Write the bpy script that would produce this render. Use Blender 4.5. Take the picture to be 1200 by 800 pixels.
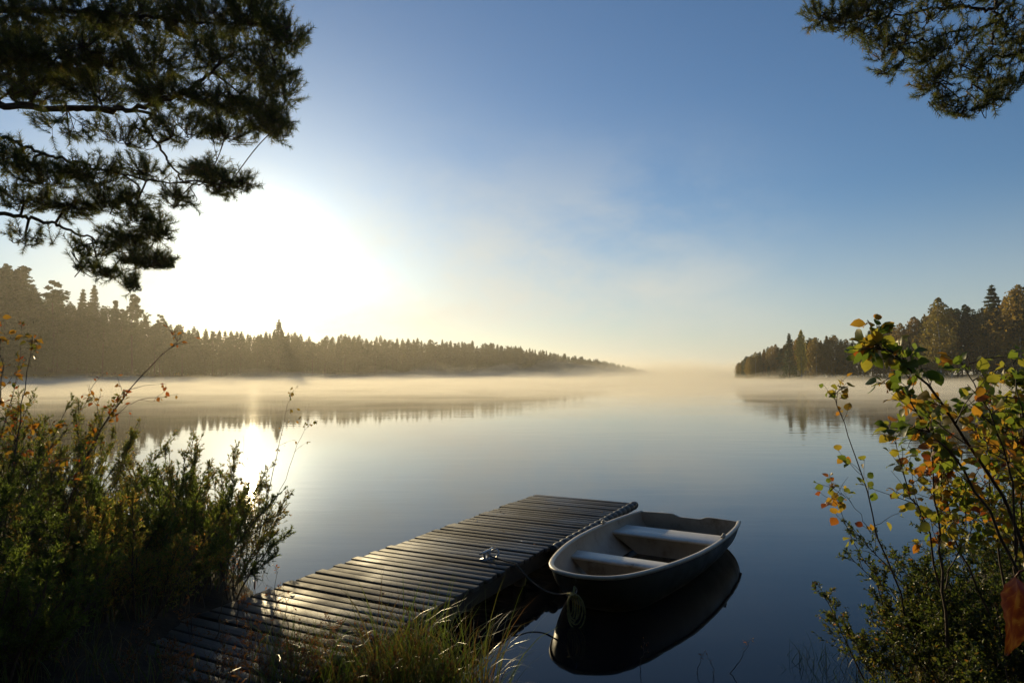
import bpy, math, random
import numpy as np
from mathutils import Vector

for o in list(bpy.data.objects):
    bpy.data.objects.remove(o)
rng = np.random.default_rng(7)
random.seed(7)
S = bpy.context.scene
COL = S.collection
R = math.radians

# ------------------------------------------------------------------ camera, sky, sun, exposure
CAM_H, FPX, TILT = 2.0, 800.0, math.atan(40 / 800)
cam = bpy.data.objects.new('camera', bpy.data.cameras.new('camera'))
COL.objects.link(cam)
cam.location = (0, 0, CAM_H)
cam.rotation_euler = (math.pi / 2 + TILT, 0, 0)
cam.data.lens, cam.data.sensor_width = 24.0, 36.0
cam.data.clip_start, cam.data.clip_end = 0.05, 9000
S.camera = cam

SUN_AZ, SUN_EL = R(-20.7), R(8.3)
SUN_DIR = Vector((math.sin(SUN_AZ) * math.cos(SUN_EL), math.cos(SUN_AZ) * math.cos(SUN_EL), math.sin(SUN_EL)))
sl = bpy.data.lights.new('sun', 'SUN')
sun = bpy.data.objects.new('sun', sl)
COL.objects.link(sun)
sun.rotation_euler = (-SUN_DIR).to_track_quat('-Z', 'Y').to_euler()
sl.energy, sl.angle, sl.color = 4.0, R(0.5), (1.0, 0.79, 0.44)

W = bpy.data.worlds.new('World')
S.world = W
W.use_nodes = True
wn, wl = W.node_tree.nodes, W.node_tree.links
wn.clear()
w_out = wn.new('ShaderNodeOutputWorld')
w_bg = wn.new('ShaderNodeBackground')
w_bg.inputs['Strength'].default_value = 0.10
w_sky = wn.new('ShaderNodeTexSky')
w_sky.sky_type = 'NISHITA'
w_sky.sun_disc = False
w_sky.sun_elevation = SUN_EL
w_sky.sun_rotation = SUN_AZ
w_sky.air_density, w_sky.dust_density, w_sky.ozone_density = 1.0, 0.30, 2.6
# thin high cirrus and torn mist: a patchy veil over the sky, by direction
w_tc = wn.new('ShaderNodeTexCoord')
w_map = wn.new('ShaderNodeMapping')
w_map.inputs['Location'].default_value = (0.7, 0.2, 0.4)
w_map.inputs['Rotation'].default_value = (0.0, R(24), R(15))
w_map.inputs['Scale'].default_value = (2.6, 2.6, 5.0)
w_no = wn.new('ShaderNodeTexNoise')
w_no.inputs['Scale'].default_value = 1.5
w_no.inputs['Detail'].default_value = 7
w_no.inputs['Roughness'].default_value = 0.6
w_no.inputs['Distortion'].default_value = 0.15
w_r = wn.new('ShaderNodeMapRange')
w_r.inputs['From Min'].default_value = 0.42
w_r.inputs['From Max'].default_value = 0.64
w_r.inputs['To Min'].default_value = 0.10
w_r.inputs['To Max'].default_value = 0.75
w_mul = wn.new('ShaderNodeMixRGB')
w_mul.blend_type = 'MIX'
w_mul.inputs['Color2'].default_value = (8.2, 6.7, 5.0, 1)
wl.new(w_tc.outputs['Generated'], w_map.inputs['Vector'])
wl.new(w_map.outputs['Vector'], w_no.inputs['Vector'])
wl.new(w_no.outputs['Fac'], w_r.inputs['Value'])
# the veil lies over the sunward quarter of the sky and thins out away from it
w_dot = wn.new('ShaderNodeVectorMath')
w_dot.operation = 'DOT_PRODUCT'
w_dot.inputs[1].default_value = (-0.15, 0.98, 0.12)
w_near = wn.new('ShaderNodeMapRange')
w_near.interpolation_type = 'SMOOTHSTEP'
w_near.inputs['From Min'].default_value = 0.80
w_near.inputs['From Max'].default_value = 0.99
w_fm = wn.new('ShaderNodeMath')
w_fm.operation = 'MULTIPLY'
wl.new(w_tc.outputs['Generated'], w_dot.inputs[0])
wl.new(w_dot.outputs['Value'], w_near.inputs['Value'])
wl.new(w_near.outputs['Result'], w_fm.inputs[0])
wl.new(w_r.outputs['Result'], w_fm.inputs[1])
w_sep = wn.new('ShaderNodeSeparateXYZ')
wl.new(w_tc.outputs['Generated'], w_sep.inputs['Vector'])
w_low = wn.new('ShaderNodeMapRange')        # torn mist stays low in the sky
w_low.interpolation_type = 'SMOOTHSTEP'
w_low.inputs['From Min'].default_value, w_low.inputs['From Max'].default_value = 0.40, 0.08
wl.new(w_sep.outputs['Z'], w_low.inputs['Value'])
w_fm2 = wn.new('ShaderNodeMath')
w_fm2.operation = 'MULTIPLY'
wl.new(w_fm.outputs['Value'], w_fm2.inputs[0])
wl.new(w_low.outputs['Result'], w_fm2.inputs[1])
w_hor = wn.new('ShaderNodeMapRange')        # pale band along the horizon
w_hor.interpolation_type = 'SMOOTHSTEP'
w_hor.inputs['From Min'].default_value, w_hor.inputs['From Max'].default_value = 0.26, -0.03
w_hor.inputs['To Max'].default_value = 0.6
wl.new(w_sep.outputs['Z'], w_hor.inputs['Value'])
w_hm = wn.new('ShaderNodeMixRGB')
w_hm.inputs['Color2'].default_value = (7.6, 6.3, 4.9, 1)
wl.new(w_hor.outputs['Result'], w_hm.inputs['Fac'])
wl.new(w_sky.outputs['Color'], w_hm.inputs['Color1'])
wl.new(w_fm2.outputs['Value'], w_mul.inputs['Fac'])
# the bright aureole round the sun
w_sd = wn.new('ShaderNodeVectorMath')
w_sd.operation = 'DOT_PRODUCT'
w_sd.inputs[1].default_value = tuple(SUN_DIR)
w_nrm = wn.new('ShaderNodeVectorMath')
w_nrm.operation = 'NORMALIZE'
wl.new(w_tc.outputs['Generated'], w_nrm.inputs[0])
wl.new(w_nrm.outputs['Vector'], w_sd.inputs[0])
w_mx = wn.new('ShaderNodeMath')
w_mx.operation = 'MAXIMUM'
w_mx.inputs[1].default_value = 0.0
wl.new(w_sd.outputs['Value'], w_mx.inputs[0])
w_pw = wn.new('ShaderNodeMath')
w_pw.operation = 'POWER'
w_pw.inputs[1].default_value = 420.0
wl.new(w_mx.outputs['Value'], w_pw.inputs[0])
w_au = wn.new('ShaderNodeMixRGB')
w_au.blend_type = 'ADD'
w_au.inputs['Color2'].default_value = (24, 19, 12, 1)
wl.new(w_pw.outputs['Value'], w_au.inputs['Fac'])
w_pw2 = wn.new('ShaderNodeMath')
w_pw2.operation = 'POWER'
w_pw2.inputs[1].default_value = 42.0
wl.new(w_mx.outputs['Value'], w_pw2.inputs[0])
w_au2 = wn.new('ShaderNodeMixRGB')
w_au2.blend_type = 'ADD'
w_au2.inputs['Color2'].default_value = (3.2, 2.4, 1.3, 1)
wl.new(w_pw2.outputs['Value'], w_au2.inputs['Fac'])
wl.new(w_au.outputs['Color'], w_au2.inputs['Color1'])
wl.new(w_hm.outputs['Color'], w_mul.inputs['Color1'])
wl.new(w_mul.outputs['Color'], w_au.inputs['Color1'])
w_tint = wn.new('ShaderNodeMixRGB')      # cool daylight white balance
w_tint.blend_type = 'MULTIPLY'
w_tint.inputs['Fac'].default_value = 1.0
w_tint.inputs['Color2'].default_value = (0.86, 1.04, 1.24, 1)
wl.new(w_au2.outputs['Color'], w_tint.inputs['Color1'])
wl.new(w_tint.outputs['Color'], w_bg.inputs['Color'])
wl.new(w_bg.outputs['Background'], w_out.inputs['Surface'])

S.view_settings.view_transform = 'Standard'
S.view_settings.look = 'None'
S.view_settings.exposure = 0.0
S.view_settings.gamma = 1.0
S.render.engine = 'CYCLES'
S.cycles.use_denoising = True
S.cycles.max_bounces = 6
S.cycles.diffuse_bounces = 2
S.cycles.glossy_bounces = 3
S.cycles.transmission_bounces = 3
S.cycles.transparent_max_bounces = 8
S.cycles.volume_bounces = 1
S.cycles.sample_clamp_indirect = 6.0
S.cycles.caustics_reflective = False


def at(px, py, z=None, d=None):
    """3D point seen at photo pixel (1200x800): on plane z, or at ground distance d."""
    x, y = (px - 600) / FPX, (400 - py) / FPX
    v = Vector((x, math.cos(TILT) - y * math.sin(TILT), math.sin(TILT) + y * math.cos(TILT)))
    k = (z - CAM_H) / v.z if z is not None else d / v.y
    return Vector((0, 0, CAM_H)) + v * k


# ------------------------------------------------------------------ materials
def new_mat(name):
    m = bpy.data.materials.new(name)
    m.use_nodes = True
    n, l = m.node_tree.nodes, m.node_tree.links
    n.clear()
    out = n.new('ShaderNodeOutputMaterial')
    return m, n, l, out


def ramp(n, stops):
    r = n.new('ShaderNodeValToRGB')
    e = r.color_ramp.elements
    while len(e) < len(stops):
        e.new(0.5)
    for i, (p, c) in enumerate(stops):
        e[i].position = p
        e[i].color = (*c, 1)
    return r


def solid(name, stops, rough=0.6, scale=6.0, bump=0.3, spec=0.5, stretch=(1, 1, 1), metal=0.0, coord='Object', bd=0.01, rough_var=0.15):
    m, n, l, out = new_mat(name)
    p = n.new('ShaderNodeBsdfPrincipled')
    tc = n.new('ShaderNodeTexCoord')
    mp = n.new('ShaderNodeMapping')
    mp.inputs['Scale'].default_value = stretch
    no = n.new('ShaderNodeTexNoise')
    no.inputs['Scale'].default_value = scale
    no.inputs['Detail'].default_value = 8
    no.inputs['Roughness'].default_value = 0.65
    cr = ramp(n, stops)
    b = n.new('ShaderNodeBump')
    b.inputs['Strength'].default_value = bump
    b.inputs['Distance'].default_value = bd
    mr = n.new('ShaderNodeMapRange')
    mr.inputs['From Min'].default_value, mr.inputs['From Max'].default_value = 0.3, 0.7
    mr.inputs['To Min'].default_value, mr.inputs['To Max'].default_value = rough - rough_var, rough + rough_var
    l.new(tc.outputs[coord], mp.inputs['Vector'])
    l.new(mp.outputs['Vector'], no.inputs['Vector'])
    l.new(no.outputs['Fac'], cr.inputs['Fac'])
    l.new(cr.outputs['Color'], p.inputs['Base Color'])
    l.new(no.outputs['Fac'], mr.inputs['Value'])
    l.new(mr.outputs['Result'], p.inputs['Roughness'])
    l.new(no.outputs['Fac'], b.inputs['Height'])
    l.new(b.outputs['Normal'], p.inputs['Normal'])
    p.inputs['Metallic'].default_value = metal
    p.inputs['Specular IOR Level'].default_value = spec
    l.new(p.outputs['BSDF'], out.inputs['Surface'])
    return m


def leafy(name, stops, trans=0.45, rough=0.5, spec=0.4, boost=1.6, varied=False):
    """Leaves and needles: tint attribute per leaf, light shines through."""
    m, n, l, out = new_mat(name)
    p = n.new('ShaderNodeBsdfPrincipled')
    a = n.new('ShaderNodeAttribute')
    a.attribute_name = 'tint'
    cr = ramp(n, stops)
    src = a.outputs['Fac']
    if varied:      # every tree of a stand its own share of the range
        oi = n.new('ShaderNodeObjectInfo')
        mx = n.new('ShaderNodeMath')
        mx.operation = 'MULTIPLY'
        mx.inputs[1].default_value = 0.4
        ad = n.new('ShaderNodeMath')
        ad.operation = 'MULTIPLY_ADD'
        ad.inputs[1].default_value = 0.6
        l.new(a.outputs['Fac'], mx.inputs[0])
        l.new(oi.outputs['Random'], ad.inputs[0])
        l.new(mx.outputs['Value'], ad.inputs[2])
        src = ad.outputs['Value']
    l.new(src, cr.inputs['Fac'])
    l.new(cr.outputs['Color'], p.inputs['Base Color'])
    p.inputs['Roughness'].default_value = rough
    p.inputs['Specular IOR Level'].default_value = spec
    t = n.new('ShaderNodeBsdfTranslucent')
    g = n.new('ShaderNodeMixRGB')
    g.blend_type = 'MULTIPLY'
    g.inputs['Fac'].default_value = 1.0
    g.inputs['Color2'].default_value = (boost, boost, boost * 0.75, 1)
    l.new(cr.outputs['Color'], g.inputs['Color1'])
    l.new(g.outputs['Color'], t.inputs['Color'])
    mix = n.new('ShaderNodeMixShader')
    mix.inputs['Fac'].default_value = trans
    l.new(p.outputs['BSDF'], mix.inputs[1])
    l.new(t.outputs['BSDF'], mix.inputs[2])
    l.new(mix.outputs['Shader'], out.inputs['Surface'])
    return m


def volume_mat(name, density, color=(1, 1, 1), aniso=0.6):
    m, n, l, out = new_mat(name)
    v = n.new('ShaderNodeVolumePrincipled')
    v.inputs['Color'].default_value = (*color, 1)
    v.inputs['Density'].default_value = density
    v.inputs['Anisotropy'].default_value = aniso
    l.new(v.outputs['Volume'], out.inputs['Volume'])
    return m


M = {}
M['needles'] = leafy('pine_needles', [(0, (0.035, 0.050, 0.012)), (0.6, (0.09, 0.105, 0.022)), (0.9, (0.14, 0.12, 0.03)), (1, (0.22, 0.11, 0.03))], trans=0.5, boost=2.0)
M['far_conifer'] = leafy('far_conifer_needles', [(0, (0.025, 0.045, 0.014)), (1, (0.065, 0.085, 0.022))], trans=0.3, varied=True)
M['far_autumn'] = leafy('far_autumn_leaves', [(0, (0.24, 0.13, 0.028)), (0.5, (0.27, 0.18, 0.035)), (1, (0.15, 0.14, 0.035))], trans=0.45, varied=True)
M['far_yellow'] = leafy('far_yellow_leaves', [(0, (0.42, 0.33, 0.06)), (1, (0.50, 0.42, 0.09))], trans=0.5)
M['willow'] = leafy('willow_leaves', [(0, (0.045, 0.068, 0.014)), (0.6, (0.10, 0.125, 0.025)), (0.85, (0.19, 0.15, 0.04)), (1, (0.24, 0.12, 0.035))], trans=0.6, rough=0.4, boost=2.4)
M['autumn'] = leafy('autumn_leaves', [(0, (0.07, 0.11, 0.02)), (0.3, (0.16, 0.15, 0.025)), (0.6, (0.30, 0.16, 0.02)), (0.85, (0.30, 0.08, 0.015)), (1, (0.16, 0.03, 0.012))], trans=0.5, rough=0.45)
M['herb'] = leafy('marsh_herb_leaves', [(0, (0.05, 0.05, 0.015)), (0.5, (0.11, 0.06, 0.02)), (0.85, (0.16, 0.06, 0.02)), (1, (0.22, 0.10, 0.04))], trans=0.4)
M['low_leaves'] = leafy('low_bush_leaves', [(0, (0.030, 0.048, 0.012)), (0.6, (0.075, 0.095, 0.02)), (0.9, (0.16, 0.13, 0.03)), (1, (0.26, 0.11, 0.03))], trans=0.5, rough=0.4, boost=1.8)
M['hazel'] = leafy('hazel_leaves', [(0, (0.045, 0.08, 0.014)), (0.45, (0.11, 0.145, 0.022)), (0.62, (0.22, 0.20, 0.03)), (0.78, (0.32, 0.15, 0.02)), (0.9, (0.18, 0.04, 0.012)), (1, (0.09, 0.035, 0.015))], trans=0.5, rough=0.45, boost=2.3)
M['red_leaf'] = leafy('red_leaf', [(0, (0.10, 0.018, 0.010)), (0.5, (0.17, 0.045, 0.012)), (1, (0.26, 0.12, 0.03))], trans=0.16, boost=1.1, rough=0.5)
M['sedge'] = leafy('sedge_blades', [(0, (0.035, 0.07, 0.012)), (0.5, (0.09, 0.13, 0.02)), (0.8, (0.13, 0.10, 0.03)), (1, (0.15, 0.06, 0.02))], trans=0.4, rough=0.35, spec=0.6)
M['bark'] = solid('bark', [(0.3, (0.035, 0.025, 0.018)), (0.7, (0.11, 0.07, 0.045))], rough=0.85, scale=14, bump=0.8, bd=0.02, stretch=(1, 1, 0.3))
M['twig'] = solid('twig_bark', [(0.3, (0.05, 0.035, 0.025)), (0.7, (0.12, 0.08, 0.055))], rough=0.7, scale=20, bump=0.3)
M['birch_bark'] = solid('birch_bark', [(0.35, (0.04, 0.035, 0.03)), (0.45, (0.45, 0.42, 0.38))], rough=0.7, scale=2.0, bump=0.3)
M['soil'] = solid('soil', [(0.3, (0.018, 0.013, 0.009)), (0.7, (0.05, 0.035, 0.022))], rough=0.95, scale=9, bump=1.0, bd=0.03, spec=0.2)
M['forest_floor'] = solid('forest_floor', [(0.3, (0.03, 0.035, 0.014)), (0.7, (0.07, 0.06, 0.03))], rough=0.95, scale=0.4, bump=0.5, spec=0.1)
M['hull'] = solid('hull_paint', [(0.3, (0.012, 0.016, 0.014)), (0.7, (0.022, 0.026, 0.02))], rough=0.42, scale=5, bump=0.08)
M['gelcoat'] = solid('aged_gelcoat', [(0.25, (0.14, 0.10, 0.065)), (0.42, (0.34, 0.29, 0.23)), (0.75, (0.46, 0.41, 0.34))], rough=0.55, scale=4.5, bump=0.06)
M['gunwale'] = solid('gunwale_trim', [(0.3, (0.34, 0.29, 0.22)), (0.7, (0.58, 0.52, 0.43))], rough=0.45, scale=6, bump=0.05)
M['bench'] = solid('skylit_bench_gelcoat', [(0.28, (0.34, 0.28, 0.21)), (0.42, (0.60, 0.55, 0.47)), (0.75, (0.70, 0.66, 0.60))], rough=0.42, scale=5, bump=0.06)  # lighter gelcoat copy; skylight on the bench tops put into the colour
M['bilge'] = solid('bilge_floor', [(0.3, (0.05, 0.04, 0.03)), (0.7, (0.16, 0.13, 0.10))], rough=0.3, scale=4, bump=0.2)
M['rubber'] = solid('rubber', [(0.3, (0.012, 0.012, 0.013)), (0.7, (0.03, 0.03, 0.03))], rough=0.5, scale=15, bump=0.3, spec=0.3)
M['steel'] = solid('galvanised_steel', [(0.3, (0.25, 0.25, 0.26)), (0.7, (0.5, 0.5, 0.5))], rough=0.4, scale=12, bump=0.2, metal=0.9)
M['rope'] = solid('ripple_light_strands', [(0.3, (0.14, 0.13, 0.04)), (0.7, (0.36, 0.32, 0.12))], rough=0.8, scale=60, bump=0.8, bd=0.004)  # yellow of the added loops that imitate sun ripples at the bow
M['dark_rope'] = solid('old_rope', [(0.3, (0.03, 0.028, 0.025)), (0.7, (0.09, 0.08, 0.07))], rough=0.85, scale=60, bump=0.8, bd=0.004)
M['beam'] = solid('weathered_beam', [(0.3, (0.035, 0.028, 0.022)), (0.7, (0.10, 0.08, 0.06))], rough=0.75, scale=4, bump=0.5, stretch=(4, 1, 4))


def plank_mat():
    m, n, l, out = new_mat('wet_planks')
    p = n.new('ShaderNodeBsdfPrincipled')
    tc = n.new('ShaderNodeTexCoord')
    a = n.new('ShaderNodeAttribute')
    a.attribute_name = 'tint'
    mp = n.new('ShaderNodeMapping')
    mp.inputs['Scale'].default_value = (2.0, 60.0, 2.0)
    no = n.new('ShaderNodeTexNoise')
    no.inputs['Scale'].default_value = 1.6
    no.inputs['Detail'].default_value = 8
    no.inputs['Roughness'].default_value = 0.7
    l.new(tc.outputs['Object'], mp.inputs['Vector'])
    l.new(mp.outputs['Vector'], no.inputs['Vector'])
    big = n.new('ShaderNodeTexNoise')
    big.inputs['Scale'].default_value = 1.7
    big.inputs['Detail'].default_value = 4
    l.new(tc.outputs['Object'], big.inputs['Vector'])
    ad = n.new('ShaderNodeMath')
    ad.operation = 'ADD'
    ad.use_clamp = True
    tm = n.new('ShaderNodeMath')
    tm.operation = 'MULTIPLY_ADD'
    tm.inputs[1].default_value = 0.5
    tm.inputs[2].default_value = -0.25
    l.new(a.outputs['Fac'], tm.inputs[0])
    l.new(tm.outputs['Value'], ad.inputs[0])
    l.new(no.outputs['Fac'], ad.inputs[1])
    cr = ramp(n, [(0.25, (0.014, 0.012, 0.010)), (0.5, (0.05, 0.043, 0.037)), (0.8, (0.11, 0.098, 0.085))])
    l.new(ad.outputs['Value'], cr.inputs['Fac'])
    l.new(cr.outputs['Color'], p.inputs['Base Color'])
    mr = n.new('ShaderNodeMapRange')       # damp in patches
    mr.inputs['From Min'].default_value, mr.inputs['From Max'].default_value = 0.38, 0.62
    mr.inputs['To Min'].default_value, mr.inputs['To Max'].default_value = 0.50, 0.80
    l.new(big.outputs['Fac'], mr.inputs['Value'])
    l.new(mr.outputs['Result'], p.inputs['Roughness'])
    b = n.new('ShaderNodeBump')
    b.inputs['Strength'].default_value = 0.6
    b.inputs['Distance'].default_value = 0.006
    l.new(no.outputs['Fac'], b.inputs['Height'])
    l.new(b.outputs['Normal'], p.inputs['Normal'])
    l.new(p.outputs['BSDF'], out.inputs['Surface'])
    return m


M['planks'] = plank_mat()


def water_mat():
    m, n, l, out = new_mat('lake_water')
    p = n.new('ShaderNodeBsdfPrincipled')
    p.inputs['Base Color'].default_value = (0.004, 0.0045, 0.006, 1)
    p.inputs['Roughness'].default_value = 0.03
    p.inputs['IOR'].default_value = 1.32
    tc = n.new('ShaderNodeTexCoord')
    mp = n.new('ShaderNodeMapping')
    mp.inputs['Scale'].default_value = (0.35, 1.1, 1.0)
    mp.inputs['Rotation'].default_value = (0, 0, R(8))
    n1 = n.new('ShaderNodeTexNoise')
    n1.inputs['Scale'].default_value = 1.6
    n1.inputs['Detail'].default_value = 3
    n2 = n.new('ShaderNodeTexNoise')      # where a breath of air touches the surface
    n2.inputs['Scale'].default_value = 0.035
    n2.inputs['Detail'].default_value = 3
    l.new(tc.outputs['Object'], mp.inputs['Vector'])
    l.new(mp.outputs['Vector'], n1.inputs['Vector'])
    l.new(mp.outputs['Vector'], n2.inputs['Vector'])
    mr = n.new('ShaderNodeMapRange')
    mr.inputs['From Min'].default_value, mr.inputs['From Max'].default_value = 0.45, 0.65
    mr.inputs['To Min'].default_value, mr.inputs['To Max'].default_value = 0.02, 0.17
    l.new(n2.outputs['Fac'], mr.inputs['Value'])
    b = n.new('ShaderNodeBump')
    b.inputs['Distance'].default_value = 0.09
    l.new(mr.outputs['Result'], b.inputs['Strength'])
    l.new(n1.outputs['Fac'], b.inputs['Height'])
    l.new(b.outputs['Normal'], p.inputs['Normal'])
    l.new(p.outputs['BSDF'], out.inputs['Surface'])
    return m


M['water'] = water_mat()


# ------------------------------------------------------------------ mesh helpers
def tag(o, label=None, cat=None, group=None, kind=None):
    if label: o['label'] = label
    if cat: o['category'] = cat
    if group: o['group'] = group
    if kind: o['kind'] = kind
    return o


def empty(name, loc=(0, 0, 0), rz=0.0):
    o = bpy.data.objects.new(name, None)
    o.empty_display_size = 0.2
    o.location = loc
    o.rotation_euler = (0, 0, rz)
    COL.objects.link(o)
    return o


def mesh_obj(name, V, F, mats, parent=None, tint=None, smooth=False, midx=None):
    """V (n,3); F an (m,k) array or a list of such arrays / of tuples."""
    me = bpy.data.meshes.new(name)
    V = np.asarray(V, dtype=np.float32).reshape(-1, 3)
    if isinstance(F, np.ndarray):
        F = [F]
    if len(F) and isinstance(F[0], (tuple, list)):
        me.from_pydata([tuple(map(float, v)) for v in V], [], [tuple(int(i) for i in f) for f in F])
    else:
        F = [f for f in F if len(f)]
        loops = np.concatenate([f.reshape(-1) for f in F]).astype(np.int32)
        tot = np.concatenate([np.full(len(f), f.shape[1]) for f in F]).astype(np.int32)
        start = np.concatenate([[0], np.cumsum(tot)[:-1]]).astype(np.int32)
        me.vertices.add(len(V))
        me.vertices.foreach_set('co', V.reshape(-1))
        me.loops.add(len(loops))
        me.loops.foreach_set('vertex_index', loops)
        me.polygons.add(len(tot))
        me.polygons.foreach_set('loop_start', start)
        me.polygons.foreach_set('loop_total', tot)
        me.update(calc_edges=True)
    for m in (mats if isinstance(mats, (list, tuple)) else [mats]):
        me.materials.append(m)
    if tint is not None:
        a = me.attributes.new('tint', 'FLOAT', 'POINT')
        a.data.foreach_set('value', np.asarray(tint, dtype=np.float32))
    if midx is not None:
        me.polygons.foreach_set('material_index', np.asarray(midx, dtype=np.int32))
    if smooth:
        me.polygons.foreach_set('use_smooth', np.ones(len(me.polygons), dtype=bool))
    me.update()
    o = bpy.data.objects.new(name, me)
    COL.objects.link(o)
    if parent: o.parent = parent
    return o


def norm(a):
    return a / np.maximum(np.linalg.norm(a, axis=-1, keepdims=True), 1e-9)


def tubes(P, Rr, k=5):
    """P (T,n,3) polylines, Rr (T,n) radii -> V, F (quads)."""
    P = np.asarray(P, float)
    Rr = np.asarray(Rr, float)
    T, n, _ = P.shape
    tan = np.gradient(P, axis=1)
    tan = norm(tan)
    ref = np.where(np.abs(tan[..., 2:3]) > 0.9, np.array([1.0, 0, 0]), np.array([0, 0, 1.0]))
    ref = np.repeat(ref[:, :1], n, axis=1)
    u = norm(np.cross(tan, ref))
    v = np.cross(tan, u)
    ang = np.arange(k) * 2 * math.pi / k
    ring = u[:, :, None, :] * np.cos(ang)[None, None, :, None] + v[:, :, None, :] * np.sin(ang)[None, None, :, None]
    V = P[:, :, None, :] + ring * Rr[:, :, None, None]
    idx = np.arange(T * n * k).reshape(T, n, k)
    a = idx[:, :-1, :]
    b = np.roll(idx, -1, axis=2)[:, :-1, :]
    c = np.roll(idx, -1, axis=2)[:, 1:, :]
    d = idx[:, 1:, :]
    return V.reshape(-1, 3), np.stack([a, b, c, d], -1).reshape(-1, 4)


class MB:
    """Collects arrays into ONE mesh."""
    def __init__(s):
        s.V, s.F, s.T, s.n = [], {}, [], 0

    def add(s, V, F, t=0.5):
        V = np.asarray(V, float).reshape(-1, 3)
        F = np.asarray(F, int)
        s.V.append(V)
        s.F.setdefault(F.shape[1], []).append(F + s.n)
        s.T.append(np.broadcast_to(np.asarray(t, float), (len(V),)).copy())
        s.n += len(V)

    def box(s, c, size, ax=None, t=0.5):
        c = np.array(c, float)
        ax = np.eye(3) if ax is None else np.array(ax, float)
        h = np.array(size, float) / 2
        V = [c + ax[0] * h[0] * i + ax[1] * h[1] * j + ax[2] * h[2] * k for i in (-1, 1) for j in (-1, 1) for k in (-1, 1)]
        s.add(V, [[0, 1, 3, 2], [4, 6, 7, 5], [0, 4, 5, 1], [2, 3, 7, 6], [0, 2, 6, 4], [1, 5, 7, 3]], t)

    def tube(s, P, r, k=6, t=0.5, caps=True):
        P = np.asarray(P, float)
        r = np.broadcast_to(np.asarray(r, float), (len(P),))
        V, F = tubes(P[None], r[None], k)
        b = s.n
        s.add(V, F, t)
        if caps:
            s.F.setdefault(k, []).append(np.array([list(range(b, b + k))[::-1], list(range(b + (len(P) - 1) * k, b + len(P) * k))]))

    def build(s, name, mats, parent=None, smooth=False):
        return mesh_obj(name, np.concatenate(s.V), [np.concatenate(f) for f in s.F.values()], mats, parent, np.concatenate(s.T), smooth)


def bevel(o, w=0.004, seg=2, angle=0.7):
    b = o.modifiers.new('bevel', 'BEVEL')
    b.width, b.segments, b.limit_method, b.angle_limit = w, seg, 'ANGLE', angle
    return o


def smooth_path(pts, n=24):
    """Catmull-Rom through the points."""
    p = np.array(pts, float)
    p = np.vstack([2 * p[0] - p[1], p, 2 * p[-1] - p[-2]])
    out = []
    m = len(p) - 3
    for q in np.linspace(0, m - 1e-6, n):
        i = int(q)
        t = q - i
        a, b, c, d = p[i:i + 4]
        out.append(0.5 * ((2 * b) + (c - a) * t + (2 * a - 5 * b + 4 * c - d) * t * t + (3 * b - a - 3 * c + d) * t ** 3))
    return np.array(out)


def rand_dirs(n, r=rng):
    return norm(r.normal(size=(n, 3)))


def fnoise(x, y, seed=0, octaves=4, scale=1.0):
    """Cheap smooth noise: sums of rotated sines."""
    r = np.random.default_rng(seed)
    v = np.zeros(np.broadcast(x, y).shape)
    amp, f, tot = 1.0, 1.0 / scale, 0
    for _ in range(octaves):
        for _ in range(3):
            a, ph = r.uniform(0, 6.28), r.uniform(0, 6.28)
            k = f * r.uniform(0.7, 1.4)
            v = v + amp * np.sin((x * math.cos(a) + y * math.sin(a)) * k * 6.28 + ph + 1.3 * np.sin((x * math.sin(a) - y * math.cos(a)) * k * 4 + ph * 2))
        tot += amp * 1.7
        amp *= 0.55
        f *= 2.05
    return v / tot


def leaves(P, D, N, L, Wd, tint, detail=False):
    """Folded leaves. P base, D along, N normal, L length, Wd width."""
    P, D, N = np.asarray(P), norm(np.asarray(D)), np.asarray(N)
    S_ = norm(np.cross(D, N))
    N = np.cross(S_, D)
    L, Wd = np.asarray(L)[:, None], np.asarray(Wd)[:, None]
    if not detail:
        prof = [(0, 0, 0), (0.45, 1, .12), (0.45, -1, .12), (1, 0, -.08)]
        fs = [[0, 1, 3], [0, 3, 2]]
    else:
        prof = [(0, 0, 0), (.18, .34, .03), (.18, -.34, .03), (.42, .5, .08), (.42, -.5, .08), (.42, 0, 0), (.72, .36, .03), (.72, -.36, .03), (.74, 0, -.04), (1, 0, -.16), (.18, 0, 0)]
        prof = [(a, b * 2, c) for a, b, c in prof]
        fs = [[0, 1, 10, 10], [0, 10, 2, 2], [1, 3, 5, 10], [10, 5, 4, 2], [3, 6, 8, 5], [5, 8, 7, 4], [6, 9, 8, 8], [8, 9, 7, 7]]
    V = np.stack([P + D * L * a + S_ * Wd * 0.5 * b + N * L * c for a, b, c in prof], 1)
    n, k = V.shape[:2]
    base = (np.arange(n) * k)[:, None, None]
    t = np.repeat(np.asarray(tint, float), k)
    if not detail:
        return V.reshape(-1, 3), [(base + np.array(fs)[None]).reshape(-1, 3)], t
    tri = np.array([[0, 1, 10], [0, 10, 2], [6, 9, 8], [8, 9, 7]])
    quad = np.array([[1, 3, 5, 10], [10, 5, 4, 2], [3, 6, 8, 5], [5, 8, 7, 4]])
    return V.reshape(-1, 3), [(base + tri[None]).reshape(-1, 3), (base + quad[None]).reshape(-1, 4)], t


# ------------------------------------------------------------------ the setting: lake, near bank, far shores
S_W = 3200
mesh_obj('lake_water', [(-S_W, -60, 0), (S_W, -60, 0), (S_W, S_W, 0), (-S_W, S_W, 0)], [(0, 1, 2, 3)], M['water'])['kind'] = 'structure'

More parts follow.
